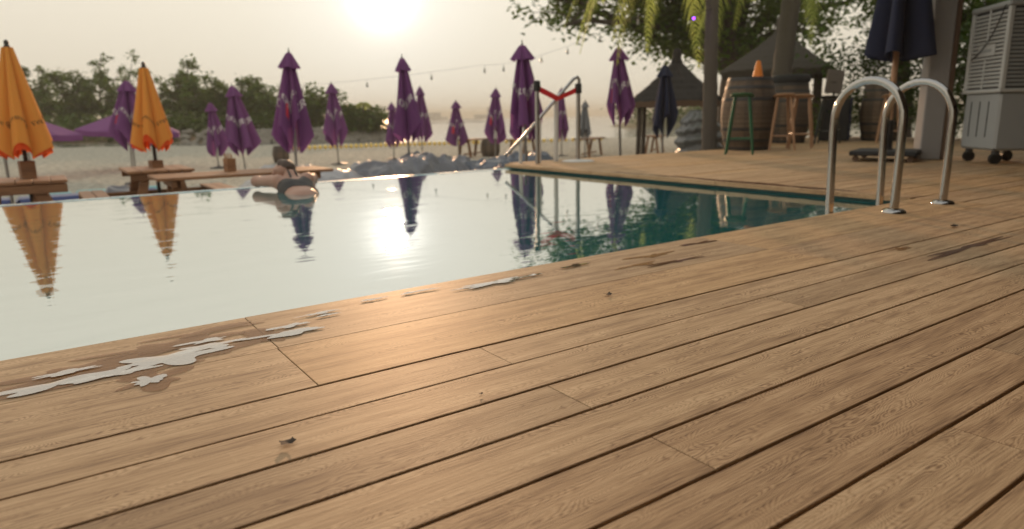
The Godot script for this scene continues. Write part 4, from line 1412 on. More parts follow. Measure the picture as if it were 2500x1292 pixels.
func build_deck_things() -> void:
	barrel("large dark oak barrel behind the green stool", Vector3(8.42, 0, -6.15), 1.0, 0.375, 0.29, 1)
	barrel("oak barrel with a dark band behind the wooden stools", Vector3(10.75, 0, -7.05), 1.0, 0.36, 0.29, 0)
	barrel("oak barrel with a stool beside the navy parasol's base", Vector3(12.3, 0, -6.25), 1.0, 0.34, 0.27, 2)
	barrel("small grey barrel standing on the sand behind the bather", Vector3(6.65, SAND, -22.6), 0.55, 0.26, 0.21, 1, "barrels on the sand")
	barrel("grey barrel on the sand behind the slim purple parasol", Vector3(13.1, SAND, -20.0), 0.62, 0.34, 0.27, 1, "barrels on the sand")
	# the dark ring on the second barrel
	var s := Soup.new()
	s.lathe(Vector3.ZERO, [[0.0, 0.13], [0.30, 0.13], [0.325, 0.10], [0.325, 0.02], [0.30, 0.0]], 36)
	var ring := part(self, "barrel_cushion", s.mesh(), M.dark_panel, Vector3(10.75, 1.002, -7.05))
	tag(ring, "dark round pad on top of the barrel with wooden stools", "cushion")
	stool("green painted saddle stool in front of the large dark barrel", Vector3(7.50, 0, -5.58), 0.62, 0.755, "green_paint", "bar stools round the barrels")
	stool("pale wooden saddle stool with a leg towards the green stool", Vector3(8.62, 0, -5.75), 0.75, 0.76, "stool_wood", "bar stools round the barrels")
	stool("pale wooden saddle stool behind the other wooden one", Vector3(9.35, 0, -5.90), 0.5, 0.76, "stool_wood", "bar stools round the barrels")
	stool("dark painted stool beside the low navy planter", Vector3(10.75, 0, -6.30), 0.4, 0.76, "dark_paint", "bar stools round the barrels")
	stool("pale wooden stool in front of the last barrel", Vector3(11.35, 0, -5.62), 0.5, 0.76, "stool_wood", "bar stools round the barrels")
	# orange cone on the large barrel
	var t := thing("traffic_cone", "orange cone standing on the large dark barrel", "traffic cone", Vector3(8.52, 0.972, -6.10))
	s = Soup.new()
	s.box(Vector3(0, 0.012, 0), Vector3(0.19, 0.022, 0.19), 0.005)
	part(t, "foot", s.mesh(), M.cone_orange)
	s = Soup.new()
	s.lathe(Vector3.ZERO, [[0.0, 0.255], [0.022, 0.255], [0.028, 0.245], [0.075, 0.023]], 20)
	part(t, "body", s.mesh(), M.cone_orange)
	# low navy planter, grey board, red box
	t = thing("planter_box", "low dark navy planter box behind the dark stool", "planter", Vector3(12.3, 0, -7.05), 0.5)
	for k in 5:
		s = Soup.new()
		s.box(Vector3(0, 0.09 + 0.147 * k, 0.22), Vector3(1.5, 0.14, 0.03), 0.005)
		part(t, "board", s.mesh(), M.navy)
	s = Soup.new()
	s.box(Vector3(0, 0.37, -0.02), Vector3(1.48, 0.72, 0.44), 0.005)
	part(t, "box", s.mesh(), M.dark_panel)
	t = thing("menu_board", "grey upright board behind the dark stool", "board", Vector3(11.6, 0, -6.75), -0.6)
	s = Soup.new()
	s.box(Vector3(0, 1.02, 0), Vector3(0.30, 0.40, 0.025), 0.006, Basis(Vector3(0, 0, 1), -0.10))
	part(t, "panel", s.mesh(), M.board_grey)
	s = Soup.new()
	s.tube([Vector3(0, 0, 0), Vector3(0, 0.86, 0)], [0.018], 8)
	part(t, "post", s.mesh(), M.black_metal)
	s = Soup.new()
	s.box(Vector3(-0.02, 1.01, 0.0165), Vector3(0.10, 0.014, 0.004), 0.0, Basis(Vector3(0, 0, 1), -0.10))
	part(t, "caption", s.mesh(), M.black_metal)
	t = thing("red_kiosk", "small red kiosk glimpsed behind the thick palm", "kiosk", Vector3(18.7, SAND, -12.2), 0.6)
	s = Soup.new()
	s.box(Vector3(0, 1.2, 0), Vector3(0.9, 2.4, 0.8), 0.02)
	part(t, "cabin", s.mesh(), M.box_red)
	for q in [-0.2, 0.2]:
		s = Soup.new()
		s.box(Vector3(q, 2.1, 0.41), Vector3(0.18, 0.3, 0.03), 0.005)
		part(t, "window", s.mesh(), M.black_plastic)
	# grey cover over something round, left of the large barrel
	var cs := Soup.new()
	var rows := []
	var nz := noise(1101, 1.4, 2)
	for i in 40:
		var k := i / 39.0
		var row := PackedVector3Array()
		for j in 64:
			var a := TAU * j / 64.0
			var r := 0.40 * sqrt(sin(PI * clampf(0.04 + 0.72 * k, 0, 1))) if k < 0.75 else 0.40 * (0.92 + 0.25 * (k - 0.75))
			r += 0.032 * sin(k * 30.0 + 3.0 * sin(a + 0.6) + a) * clampf(k * 3.0, 0, 1) + 0.03 * nz.get_noise_3d(cos(a) * 2, k * 2, sin(a) * 2)
			if i == 0: r = 0.0
			row.append(Vector3(cos(a) * r, 0.88 * (1.0 - pow(k, 1.15)) + 0.06 * nz.get_noise_2d(cos(a) * 2, sin(a) * 2) * (1 - k), sin(a) * r))
		rows.append(row)
	cs.surf(rows, true, true)
	var cover := part(self, "covered_grill", cs.mesh(), M.cover_grey, Vector3(9.9, -0.33, -8.25))
	tag(cover, "round thing under a wrinkled grey cover beside the palm", "cover")
	build_barrier()
	build_ladder()
	build_cooler()
	build_shelter()
	build_bar()

func build_barrier() -> void:
	# two belt posts with a red strap
	var group := "belt barrier posts"
	for q in [["belt barrier post at the pool corner, with a black head", Vector3(4.56, 0, -6.02), 0.88, 0.0], ["belt barrier post that holds the far end of the red strap", Vector3(5.17, 0, -6.05), 0.86, 0.19]]:
		var t := thing("barrier_post", q[0], "barrier post", q[1], 0.0, group)
		var s := Soup.new()
		s.tube([Vector3(0, 0.004, 0), Vector3(0, q[2], 0)], [0.024], 14)
		part(t, "post", s.mesh(), M.brushed_steel)
		s = Soup.new()
		s.lathe(Vector3(0, q[2] - 0.10, 0), [[0.0, 0.115], [0.03, 0.112], [0.038, 0.10], [0.038, 0.005], [0.025, 0.0]], 18)
		part(t, "head", s.mesh(), M.black_plastic)
		if q[3] > 0:
			s = Soup.new()
			s.lathe(Vector3.ZERO, [[0.0, 0.025], [0.03, 0.024], [0.16, 0.014], [q[3], 0.004]], 28)
			part(t, "foot", s.mesh(), M.white_paint)
	var a := Vector3(4.585, 0.81, -6.03)
	var b := Vector3(5.145, 0.80, -6.055)
	var rows := []
	for i in 15:
		var k := i / 14.0
		var p := a.lerp(b, k) + Vector3(0, -0.11 * (1.0 - absf(k * 2.0 - 1.0) * 0.9) + 0.01, 0)
		var tw := 0.5 * sin(PI * k)
		var w := 0.031
		rows.append(PackedVector3Array([p + Vector3(0, w * cos(tw), w * sin(tw)), p - Vector3(0, w * cos(tw), w * sin(tw))]))
	var st := Soup.new()
	st.surf(rows, false, false)
	var back := []
	for r in rows: back.append(PackedVector3Array([r[0] + Vector3(0, 0, -0.003), r[1] + Vector3(0, 0, -0.003)]))
	st.surf(back, false, true)
	var strap := part(self, "barrier_strap", st.mesh(), M.red_strap)
	tag(strap, "red strap sagging between the two barrier posts", "strap")
	# the handrail of the steps to the beach
	var h := thing("handrail", "slanting steel handrail on white posts going down to the beach", "handrail", Vector3.ZERO)
	var s2 := Soup.new()
	s2.tube([Vector3(4.30, 0.10, -6.26), Vector3(4.546, 0.30, -6.25), Vector3(5.24, 0.93, -6.22), Vector3(5.30, 0.955, -6.215), Vector3(5.315, 0.93, -6.21), Vector3(5.315, 0.0, -6.21)], [0.019], 12)
	part(h, "rail", s2.mesh(), M.steel)
	for q in [[4.50, 0.25], [4.76, 0.48], [5.01, 0.70]]:
		s2 = Soup.new()
		s2.tube([Vector3(q[0], -0.02, -6.255), Vector3(q[0], q[1], -6.25)], [0.026 if q[0] > 4.6 else 0.02], 12)
		part(h, "post", s2.mesh(), M.white_paint)

func build_ladder() -> void:
	var t := thing("pool_ladder", "polished steel pool ladder with two curved grab rails at the corner", "pool ladder", Vector3.ZERO)
	for x in [3.64, 4.19]:
		var path := []
		var zd := -1.735
		var zw := -2.10
		var r := (zd - zw) / 2.0
		path.append(Vector3(x, 0.0, zd))
		path.append(Vector3(x, 0.25, zd))
		path.append(Vector3(x, 0.44, zd + 0.0))
		for i in 17:
			var a := PI * i / 16.0
			path.append(Vector3(x, 0.475 + sin(a) * 0.20, zd - r + cos(a) * r))
		path.append(Vector3(x, 0.40, zw - 0.002))
		path.append(Vector3(x, 0.1, zw + 0.01))
		path.append(Vector3(x, -1.15, zw + 0.05))
		var s := Soup.new()
		s.tube(path, [0.0215], 20)
		part(t, "grab_rail", s.mesh(), M.steel)
		s = Soup.new()
		s.lathe(Vector3(x, 0.001, zd), [[0.023, 0.020], [0.045, 0.017], [0.056, 0.008], [0.058, 0.0]], 28)
		part(t, "flange", s.mesh(), M.steel)
	for y in [-0.32, -0.60, -0.88]:
		var s := Soup.new()
		s.box(Vector3(3.915, y, -2.17), Vector3(0.51, 0.025, 0.09), 0.005)
		part(t, "tread", s.mesh(), M.brushed_steel)

func build_cooler() -> void:
	# local axes: x along the louvred front, z towards the viewer
	var t := thing("air_cooler", "pale grey wheeled air cooler with louvred sides beside the column", "air cooler", Vector3(7.83, 0, -2.77), deg_to_rad(-131.4))
	var w := 0.64
	var d := 0.52
	var s := Soup.new()
	s.box(Vector3(0, 0.40, 0), Vector3(w - 0.04, 0.54, d - 0.04), 0.02)
	part(t, "tank", s.mesh(), M.cooler_grey)
	for q in [-0.17, -0.02, 0.13]:
		s = Soup.new()
		s.box(Vector3(q, 0.42, (d - 0.04) / 2 + 0.002), Vector3(0.014, 0.34, 0.008), 0.003)
		part(t, "tank_rib", s.mesh(), M.cooler_dark)
	s = Soup.new()
	s.box(Vector3(0, 1.06, 0), Vector3(w - 0.05, 0.76, d - 0.05), 0.01)
	part(t, "core", s.mesh(), M.cooler_dark)
	s = Soup.new()
	s.box(Vector3(0, 1.455, 0), Vector3(w + 0.02, 0.05, d + 0.02), 0.012)
	part(t, "lid", s.mesh(), M.cooler_grey)
	s = Soup.new()
	s.box(Vector3(0, 0.685, 0), Vector3(w + 0.015, 0.035, d + 0.015), 0.008)
	part(t, "ledge", s.mesh(), M.cooler_white)
	for sx in [-1.0, 1.0]:
		for sz in [-1.0, 1.0]:
			s = Soup.new()
			s.box(Vector3(sx * (w / 2 - 0.02), 1.066, sz * (d / 2 - 0.02)), Vector3(0.045, 0.73, 0.045), 0.008)
			part(t, "corner_post", s.mesh(), M.cooler_white)
	var slat := Soup.new()
	slat.box(Vector3.ZERO, Vector3(w - 0.085, 0.020, 0.026), 0.004, Basis(Vector3(1, 0, 0), 0.5))
	var slat_s := Soup.new()
	slat_s.box(Vector3.ZERO, Vector3(d - 0.085, 0.020, 0.026), 0.004, Basis(Vector3(1, 0, 0), 0.5))
	var half := Soup.new()
	half.box(Vector3.ZERO, Vector3(0.13, 0.020, 0.026), 0.004, Basis(Vector3(1, 0, 0), 0.5))
	var m0 := slat.mesh()
	var m1 := slat_s.mesh()
	var m2 := half.mesh()
	for k in 19:
		var y := 0.735 + 0.0365 * k
		if k in [8, 9, 10]:
			for sx in [-1.0, 1.0]:
				part(t, "louvre", m2, M.cooler_white, Vector3(sx * 0.21, y, d / 2 - 0.016))
		else:
			part(t, "louvre", m0, M.cooler_white, Vector3(0, y, d / 2 - 0.016))
		var o := part(t, "louvre", m1, M.cooler_grey, Vector3(w / 2 - 0.016, y, 0))
		o.rotation.y = PI / 2
		o = part(t, "louvre", m1, M.cooler_grey, Vector3(-w / 2 + 0.016, y, 0))
		o.rotation.y = -PI / 2
	for q in [[0.84, 0.27], [1.27, 0.34]]:
		s = Soup.new()
		s.box(Vector3(0.0, q[0], d / 2 - 0.002), Vector3(0.014, q[1], 0.014), 0.003)
		part(t, "mullion", s.mesh(), M.cooler_white)
	s = Soup.new()
	s.box(Vector3(0.0, 1.0635, d / 2 - 0.008), Vector3(0.27, 0.105, 0.016), 0.004)
	var pl := part(t, "name_plate", s.mesh(), M.cooler_white)
	s = Soup.new()
	var xx := -0.095
	rng.seed = 1201
	while xx < 0.09:
		var ww := rng.randf_range(0.012, 0.022)
		s.box(Vector3(xx + ww / 2, 1.06 + 0.02 * xx, d / 2 + 0.0015), Vector3(ww, 0.030, 0.003), 0.0, Basis(Vector3(0, 0, 1), 0.02))
		xx += ww + 0.007
	part(pl, "illegible_marks", s.mesh(), M.cooler_grey)
	for sx in [-1.0, 1.0]:
		for sz in [-1.0, 1.0]:
			s = Soup.new()
			var c := Vector3(sx * 0.23, 0.052, sz * 0.18)
			s.tube([c - Vector3(0.02, 0, 0), c + Vector3(0.02, 0, 0)], [0.052], 18)
			var wh := part(t, "castor", s.mesh(), M.black_plastic)
			s = Soup.new()
			s.box(c + Vector3(0, 0.055, 0), Vector3(0.058, 0.045, 0.05), 0.006)
			part(wh, "fork", s.mesh(), M.cooler_dark)
	s = Soup.new()
	s.tube(bent(Vector3(0.26, 1.43, d / 2 + 0.02), Vector3(-0.20, 0.99, d / 2 + 0.02), Vector3(0.04, -0.05, 0.0), 14, 0.0, rng), [0.006], 6)
	s.tube(bent(Vector3(0.26, 1.43, d / 2 + 0.02), Vector3(0.30, 1.62, 0.1), Vector3(0.0, 0.0, 0.0), 8, 0.0, rng), [0.006], 6)
	part(t, "cable", s.mesh(), M.black_plastic)

func build_shelter() -> void:
	# the column, the roof it carries and the low dark wall behind
	var c := thing("column", "pale rough column with a brown edge beside the air cooler", "column", Vector3(7.90, 0, -3.49), deg_to_rad(-49.0))
	var s := Soup.new()
	s.box(Vector3(0, 1.4, 0), Vector3(0.20, 2.8, 0.24), 0.01)
	part(c, "shaft", s.mesh(), M.column_plaster)
	s = Soup.new()
	s.box(Vector3(0.125, 1.4, 0.02), Vector3(0.045, 2.8, 0.20), 0.006)
	part(c, "trim", s.mesh(), M.brown_trim)
	var r := thing("roof", "dark flat roof of the shelter over the air cooler", "roof", Vector3(0, 2.8, 0))
	for k in 5:
		s = Soup.new()
		s.box(Vector3(10.35, 0.08, -2.95 + 1.53 * k), Vector3(9.9, 0.12, 1.52), 0.01)
		part(r, "panel", s.mesh(), M.roof_under)
	s = Soup.new()
	s.box(Vector3(10.35, -0.055, -3.55), Vector3(9.9, 0.14, 0.1), 0.01)
	part(r, "beam", s.mesh(), M.brown_trim)
	var wl := thing("low_wall", "low dark wall of upright panels behind the air cooler", "wall", Vector3(12.3, 0, -1.55))
	for k in 9:
		s = Soup.new()
		s.box(Vector3(0, 0.62, -2.1 + 0.52 * k), Vector3(0.06, 1.24, 0.505), 0.008)
		part(wl, "panel", s.mesh(), M.dark_panel)
	var bw := thing("back_wall", "dark back wall under the shelter roof", "wall", Vector3(15.2, 0, 0.5))
	for k in 6:
		s = Soup.new()
		s.box(Vector3(0, 1.4, -2.8 + 1.2 * k), Vector3(0.1, 2.8, 1.19), 0.01)
		part(bw, "panel", s.mesh(), M.dark_panel)

func build_bar() -> void:
	# the bar behind the viewer: its dark front and deep roof are mirrored in the steel and keep the sky off the near boards
	var t := thing("bar_building", "dark timber bar with a deep roof behind the deck", "building", Vector3(4.0, 0, 3.6))
	for k in 18:
		var s := Soup.new()
		s.box(Vector3(-10.2 + 1.2 * k, 1.5, 0.6), Vector3(1.18, 3.0, 0.08), 0.01)
		part(t, "wall_panel", s.mesh(), M.dark_panel if k % 3 else M.brown_trim)
	for k in 9:
		var s := Soup.new()
		s.box(Vector3(-9.6 + 2.4 * k, 3.08, -1.55), Vector3(2.39, 0.12, 4.7), 0.01)
		part(t, "roof_panel", s.mesh(), M.roof_under)
	for k in 5:
		var s := Soup.new()
		s.box(Vector3(-9.0 + 4.5 * k, 1.5, -1.6), Vector3(0.16, 3.0, 0.16), 0.01)
		part(t, "post", s.mesh(), M.brown_trim)

func hut(label: String, at: Vector3, half: float, eave: float, apex: float, turn: float, dark: bool) -> void:
	var t := thing("thatched_hut", label, "hut", at, turn, "thatched beach huts")
	var nz := noise(int(at.x * 10.0), 2.0, 3)
	var s := Soup.new()
	var rows := []
	for i in 22:
		var k := i / 21.0
		var row := PackedVector3Array()
		for j in 80:
			var a := TAU * j / 80.0
			var sq := 1.0 / maxf(absf(cos(a)), absf(sin(a)))
			sq = lerpf(1.0, sq, 0.65)
			var r := half * (0.06 + 0.94 * k) * sq
			var y := lerpf(apex, eave, pow(k, 0.86))
			r += 0.03 * nz.get_noise_2d(j * 2.0, floorf(k * 6.0) * 7.0) + (0.025 * fposmod(k * 6.0, 1.0))
			if i == 21: y += 0.06 * nz.get_noise_1d(j * 9.0)
			row.append(Vector3(cos(a) * r, y, sin(a) * r))
		rows.append(row)
	s.surf(rows, true, true)
	part(t, "thatch_roof", s.mesh(), M.thatch_dark if dark else M.thatch)
	var rim := []
	for i in 2:
		var row := PackedVector3Array()
		for j in 80:
			var p: Vector3 = rows[21][j]
			row.append(p if i == 0 else Vector3(p.x * 0.97, p.y - 0.13 + 0.04 * nz.get_noise_1d(j * 17.0), p.z * 0.97))
		rim.append(row)
	s = Soup.new()
	s.surf(rim, true, true)
	part(t, "eave_fringe", s.mesh(), M.brown_trim if dark else M.thatch)
	s = Soup.new()
	s.lathe(Vector3(0, apex - 0.06, 0), [[0.0, 0.34], [0.085, 0.32], [0.11, 0.18], [0.10, 0.1], [0.15, 0.0]], 14)
	part(t, "roof_cap", s.mesh(), M.thatch_dark if dark else M.thatch)
	for sx in [-1.0, 1.0]:
		for sz in [-1.0, 1.0]:
			s = Soup.new()
			s.tube([Vector3(sx * half * 0.72, 0, sz * half * 0.72), Vector3(sx * half * 0.70, eave + 0.15, sz * half * 0.70)], [0.055], 10)
			part(t, "post", s.mesh(), M.bark)

func build_huts() -> void:
	hut("dark thatched hut between the purple and the navy parasols", Vector3(12.9, SAND, -11.5), 1.12, 1.66, 2.62, 0.7, true)
	hut("grey thatched hut roof behind the large barrel and the palms", Vector3(14.0, SAND, -9.5), 1.2, 2.25, 3.15, 0.5, false)

func build_lights_strings() -> void:
	# a string of bulbs from the beach to the wide tree
	var t := thing("string_lights", "faint string of unlit bulbs hanging across the sky to the tree", "string lights", Vector3.ZERO)
	var pts := [Vector3(6.2, 1.56, -23.4), Vector3(12.3, 2.16, -19.3), Vector3(14.1, 2.50, -18.1), Vector3(13.4, 3.3, -12.2)]
	var s := Soup.new()
	var all := []
	for k in 3:
		var seg := bent(pts[k], pts[k + 1], Vector3(0, -0.10, 0), 14, 0.0, rng)
		if k > 0: seg.pop_front()
		all.append_array(seg)
	s.tube(all, [0.0035], 5, false)
	part(t, "wire", s.mesh(), M.black_plastic)
	var b := Soup.new()
	b.tube([Vector3(0, 0.0, 0), Vector3(0, -0.10, 0)], [0.006], 5)
	b.tube([Vector3(0, -0.09, 0), Vector3(0, -0.15, 0)], [0.022], 8)
	b.lathe(Vector3(0, -0.25, 0), [[0.0, 0.0], [0.03, 0.02], [0.042, 0.055], [0.02, 0.1]], 10)
	var bm := b.mesh()
	for i in range(3, all.size() - 1, 4):
		part(t, "bulb", bm, M.bulb_glass, all[i])
	# the small violet lamp in the palm
	var v := thing("violet_lamp", "small glowing violet lamp hung beside the slender palm's trunk", "lamp", Vector3(8.32, 1.90, -7.12))
	s = Soup.new()
	s.lathe(Vector3.ZERO, [[0.0, 0.02], [0.016, 0.012], [0.02, 0.0], [0.016, -0.012], [0.0, -0.02]], 12)
	part(v, "globe", s.mesh(), M.violet_lamp)
	s = Soup.new()
	s.tube([Vector3(0, 0.015, 0), Vector3(0.2, 0.12, 0.02), Vector3(0.42, 0.16, 0.03)], [0.006], 5)
	part(v, "bracket", s.mesh(), M.black_metal)
	var om := OmniLight3D.new()
	om.name = "violet_light"
	om.light_color = Color(0.55, 0.2, 1.0)
	om.light_energy = 0.008
	om.light_size = 0.03
	om.omni_range = 6.0
	om.omni_attenuation = 2.0
	om.shadow_enabled = true
	v.add_child(om)

# ---------------------------------------------------------------- puddles, stains and litter on the boards
func blob(cx: float, cz: float, rx: float, rz: float, seed_: int, rough := 0.38, lift := 0.0012, dome := 0.0008) -> ArrayMesh:
	var nz := noise(seed_, 0.62, 1)
	var s := Soup.new()
	var n := 90
	var edge := []
	for i in n:
		var a := TAU * i / n
		var k := 1.0 + rough * 1.7 * nz.get_noise_2d(cos(a) * 1.6 + seed_, sin(a) * 1.6)
		edge.append(Vector3(cx + cos(a) * rx * k, lift, cz + sin(a) * rz * k))
	var c := Vector3(cx, lift + dome, cz)
	for i in n:
		var a: Vector3 = edge[i]
		var b: Vector3 = edge[(i + 1) % n]
		var a2 := a.lerp(c, 0.12) + Vector3(0, dome * 0.9, 0)
		var b2 := b.lerp(c, 0.12) + Vector3(0, dome * 0.9, 0)
		var out := (a - c).normalized() * 0.02 + Vector3.UP
		s.tri(a, b, b2, out, out, Vector3.UP)
		s.tri(a, b2, a2, out, Vector3.UP, Vector3.UP)
		s.tri(a2, b2, c, Vector3.UP, Vector3.UP, Vector3.UP)
	return s.mesh()

func build_wet_spots() -> void:
	var stains := [[0.02, -1.66, 0.16, 0.055, "tan_stain"], [0.19, -1.73, 0.13, 0.035, "tan_stain"], [0.17, -1.60, 0.19, 0.04, "tan_stain"], [0.42, -1.66, 0.06, 0.05, "tan_stain"], [0.14, -1.51, 0.055, 0.045, "tan_stain"], [0.3, -1.79, 0.10, 0.018, "tan_stain"], [1.86, -1.74, 0.095, 0.028, "tan_stain"], [2.18, -1.80, 0.08, 0.016, "wet_stain"], [1.83, -1.62, 0.13, 0.016, "wet_stain"], [2.93, -1.09, 0.28, 0.026, "wet_stain"], [2.68, -1.24, 0.05, 0.018, "tan_stain"], [4.42, -3.55, 0.045, 0.62, "wet_stain"], [4.40, -2.75, 0.04, 0.34, "wet_stain"], [4.40, -4.35, 0.022, 0.36, "wet_stain"], [1.70, -1.66, 0.09, 0.014, "tan_stain"]]
	var sl := ["tan water stain at the near end of the coping", "tan water stain beside the coping joint's left puddles", "long tan stain under the biggest puddle", "tan stain round the puddle at the coping joint", "tan ring round the lone small puddle", "thin tan stain close to the pool edge", "curved tan stain on the coping towards the ladder", "small dark wet spot at the pool edge near the ladder", "thin dark wet streak on the coping", "long dark wet patch on the boards in front of the ladder", "faint tan footprint near the dark wet patch", "long dark wet patch along the side coping", "dark wet patch on the side coping nearest the ladder", "thin dark wet streak at the far end of the side coping", "faint tan streak next to the thin wet streak"]
	for i in stains.size():
		var q: Array = stains[i]
		var o := part(self, "stain", blob(q[0], q[1], q[2], q[3], 1300 + i, 0.5, (0.0026 if q[1] < -2.0 else 0.0013) + 0.00005 * i, 0.0), M[q[4]])
		tag(o, sl[i], "stain", "wet stains on the boards")
	var pud := [[-0.03, -1.60, 0.085, 0.022], [0.075, -1.595, 0.075, 0.026], [0.19, -1.625, 0.095, 0.042], [0.135, -1.505, 0.030, 0.024], [0.285, -1.655, 0.075, 0.022], [0.29, -1.705, 0.05, 0.013], [0.455, -1.645, 0.09, 0.020], [0.49, -1.70, 0.045, 0.012], [0.58, -1.765, 0.055, 0.010], [0.60, -1.735, 0.024, 0.007], [0.76, -1.81, 0.035, 0.007], [0.90, -1.81, 0.06, 0.008], [1.16, -1.755, 0.13, 0.020], [1.32, -1.765, 0.028, 0.008], [1.52, -1.79, 0.055, 0.013], [0.0, -1.66, 0.06, 0.014]]
	var pnames := ["first puddle at the near end of the coping", "second puddle along the coping", "biggest puddle on the coping", "lone small puddle on the second row of boards", "puddle just left of the coping joint", "small puddle above the one left of the joint", "ragged puddle right of the coping joint", "small puddle above the ragged one", "slim puddle near the pool edge past the joint", "tiny puddle under the slim one", "tiny puddle right at the pool edge", "thin line of water at the pool edge", "long pale puddle in the middle of the coping", "round drop beside the long pale puddle", "small puddle with the tan stain on the coping", "thin puddle between the first two"]
	for i in pud.size():
		var q: Array = pud[i]
		var o := part(self, "puddle", blob(q[0], q[1], q[2], q[3], 1400 + i, 0.42, 0.0022 + 0.00010 * i, 0.0005), M.puddle_water)
		tag(o, pnames[i], "puddle", "puddles along the coping")
	# scraps of dry leaf
	var lf := [[0.279, -1.05, 0.011, "brown leaf scrap on the narrow boards"], [1.33, -1.42, 0.010, "dark curled leaf scrap on the second row of boards"], [0.64, -1.03, 0.004, "tiny dark speck on the boards"], [3.35, -1.33, 0.016, "dark leaf litter near the ladder's foot"]]
	for i in lf.size():
		var q: Array = lf[i]
		var s := Soup.new()
		var rows := []
		rng.seed = 1500 + i
		for a in 4:
			var row := PackedVector3Array()
			for b in 4:
				row.append(Vector3((a - 1.5) * q[2] * 0.7 + rng.randfn() * q[2] * 0.15, 0.001 + absf(a - 1.5) * q[2] * 0.35 + rng.randf() * q[2] * 0.2, (b - 1.5) * q[2] * 0.5 + rng.randfn() * q[2] * 0.12))
			rows.append(row)
		s.surf(rows, false, false)
		var o := part(self, "leaf_scrap", s.mesh(), M.dead_leaf, Vector3(q[0], 0.002, q[1]))
		tag(o, q[3], "leaf scrap", "leaf scraps on the deck")

# ---------------------------------------------------------------- people
# bones: [from, to, radius at from, radius at to]; the field is their smooth union
func field(p: Vector3, bones: Array, k: float) -> float:
	var d := 1e9
	for b in bones:
		var ab: Vector3 = b[1] - b[0]
		var t := clampf((p - b[0]).dot(ab) / maxf(ab.length_squared(), 1e-9), 0.0, 1.0)
		var e: float = (p - b[0] - ab * t).length() - lerpf(b[2], b[3], t)
		if d > 1e8:
			d = e
			continue
		var h := maxf(k - absf(d - e), 0.0) / k
		d = minf(d, e) - h * h * k * 0.25
	return d

func trimmed(p: Vector3, bones: Array, k: float, grow: float, cuts: Array) -> float:
	var d := field(p, bones, k) - grow
	for c in cuts:
		d = maxf(d, p.dot(c[0]) - c[1])
	return d

# surface nets over the box lo..hi; cuts are half-spaces [normal, offset] that trim the shape
func nets(bones: Array, lo: Vector3, hi: Vector3, cell: float, k: float, grow := 0.0, cuts := []) -> ArrayMesh:
	var nx := int((hi.x - lo.x) / cell) + 2
	var ny := int((hi.y - lo.y) / cell) + 2
	var nz := int((hi.z - lo.z) / cell) + 2
	var val := PackedFloat32Array()
	val.resize(nx * ny * nz)
	var i := 0
	for z in nz:
		for y in ny:
			for x in nx:
				var p := lo + Vector3(x, y, z) * cell
				val[i] = trimmed(p, bones, k, grow, cuts)
				i += 1
	var sx := 1
	var sy := nx
	var sz := nx * ny
	var at := {}
	for z in nz - 1:
		for y in ny - 1:
			for x in nx - 1:
				var o := x + y * sy + z * sz
				var inside := 0
				for c in 8:
					if val[o + (c & 1) * sx + ((c >> 1) & 1) * sy + ((c >> 2) & 1) * sz] < 0.0: inside += 1
				if inside == 0 or inside == 8: continue
				var sum := Vector3.ZERO
				var cnt := 0
				for a in 8:
					for ax in 3:
						if (a >> ax) & 1: continue
						var b := a | (1 << ax)
						var va := val[o + (a & 1) * sx + ((a >> 1) & 1) * sy + ((a >> 2) & 1) * sz]
						var vb := val[o + (b & 1) * sx + ((b >> 1) & 1) * sy + ((b >> 2) & 1) * sz]
						if (va < 0.0) == (vb < 0.0): continue
						var pa := Vector3(a & 1, (a >> 1) & 1, (a >> 2) & 1)
						var pb := Vector3(b & 1, (b >> 1) & 1, (b >> 2) & 1)
						sum += pa.lerp(pb, va / (va - vb))
						cnt += 1
				at[o] = lo + (Vector3(x, y, z) + sum / cnt) * cell
	var norms := {}
	for o in at:
		var p: Vector3 = at[o]
		var e := cell * 0.6
		var g := Vector3.ZERO
		for ax in 3:
			var q := Vector3.ZERO
			q[ax] = e
			g[ax] = trimmed(p + q, bones, k, grow, cuts) - trimmed(p - q, bones, k, grow, cuts)
		norms[o] = g.normalized()
	var s := Soup.new()
	var st := [sx, sy, sz]
	for o in at:
		for ax in 3:
			var u: int = st[(ax + 1) % 3]
			var v: int = st[(ax + 2) % 3]
			if (val[o] < 0.0) == (val[o + st[ax]] < 0.0): continue
			if not (at.has(o - u) and at.has(o - v) and at.has(o - u - v)): continue
			s.tri(at[o], at[o - u], at[o - u - v], norms[o], norms[o - u], norms[o - u - v])
			s.tri(at[o], at[o - u - v], at[o - v], norms[o], norms[o - u - v], norms[o - v])
	return s.mesh()

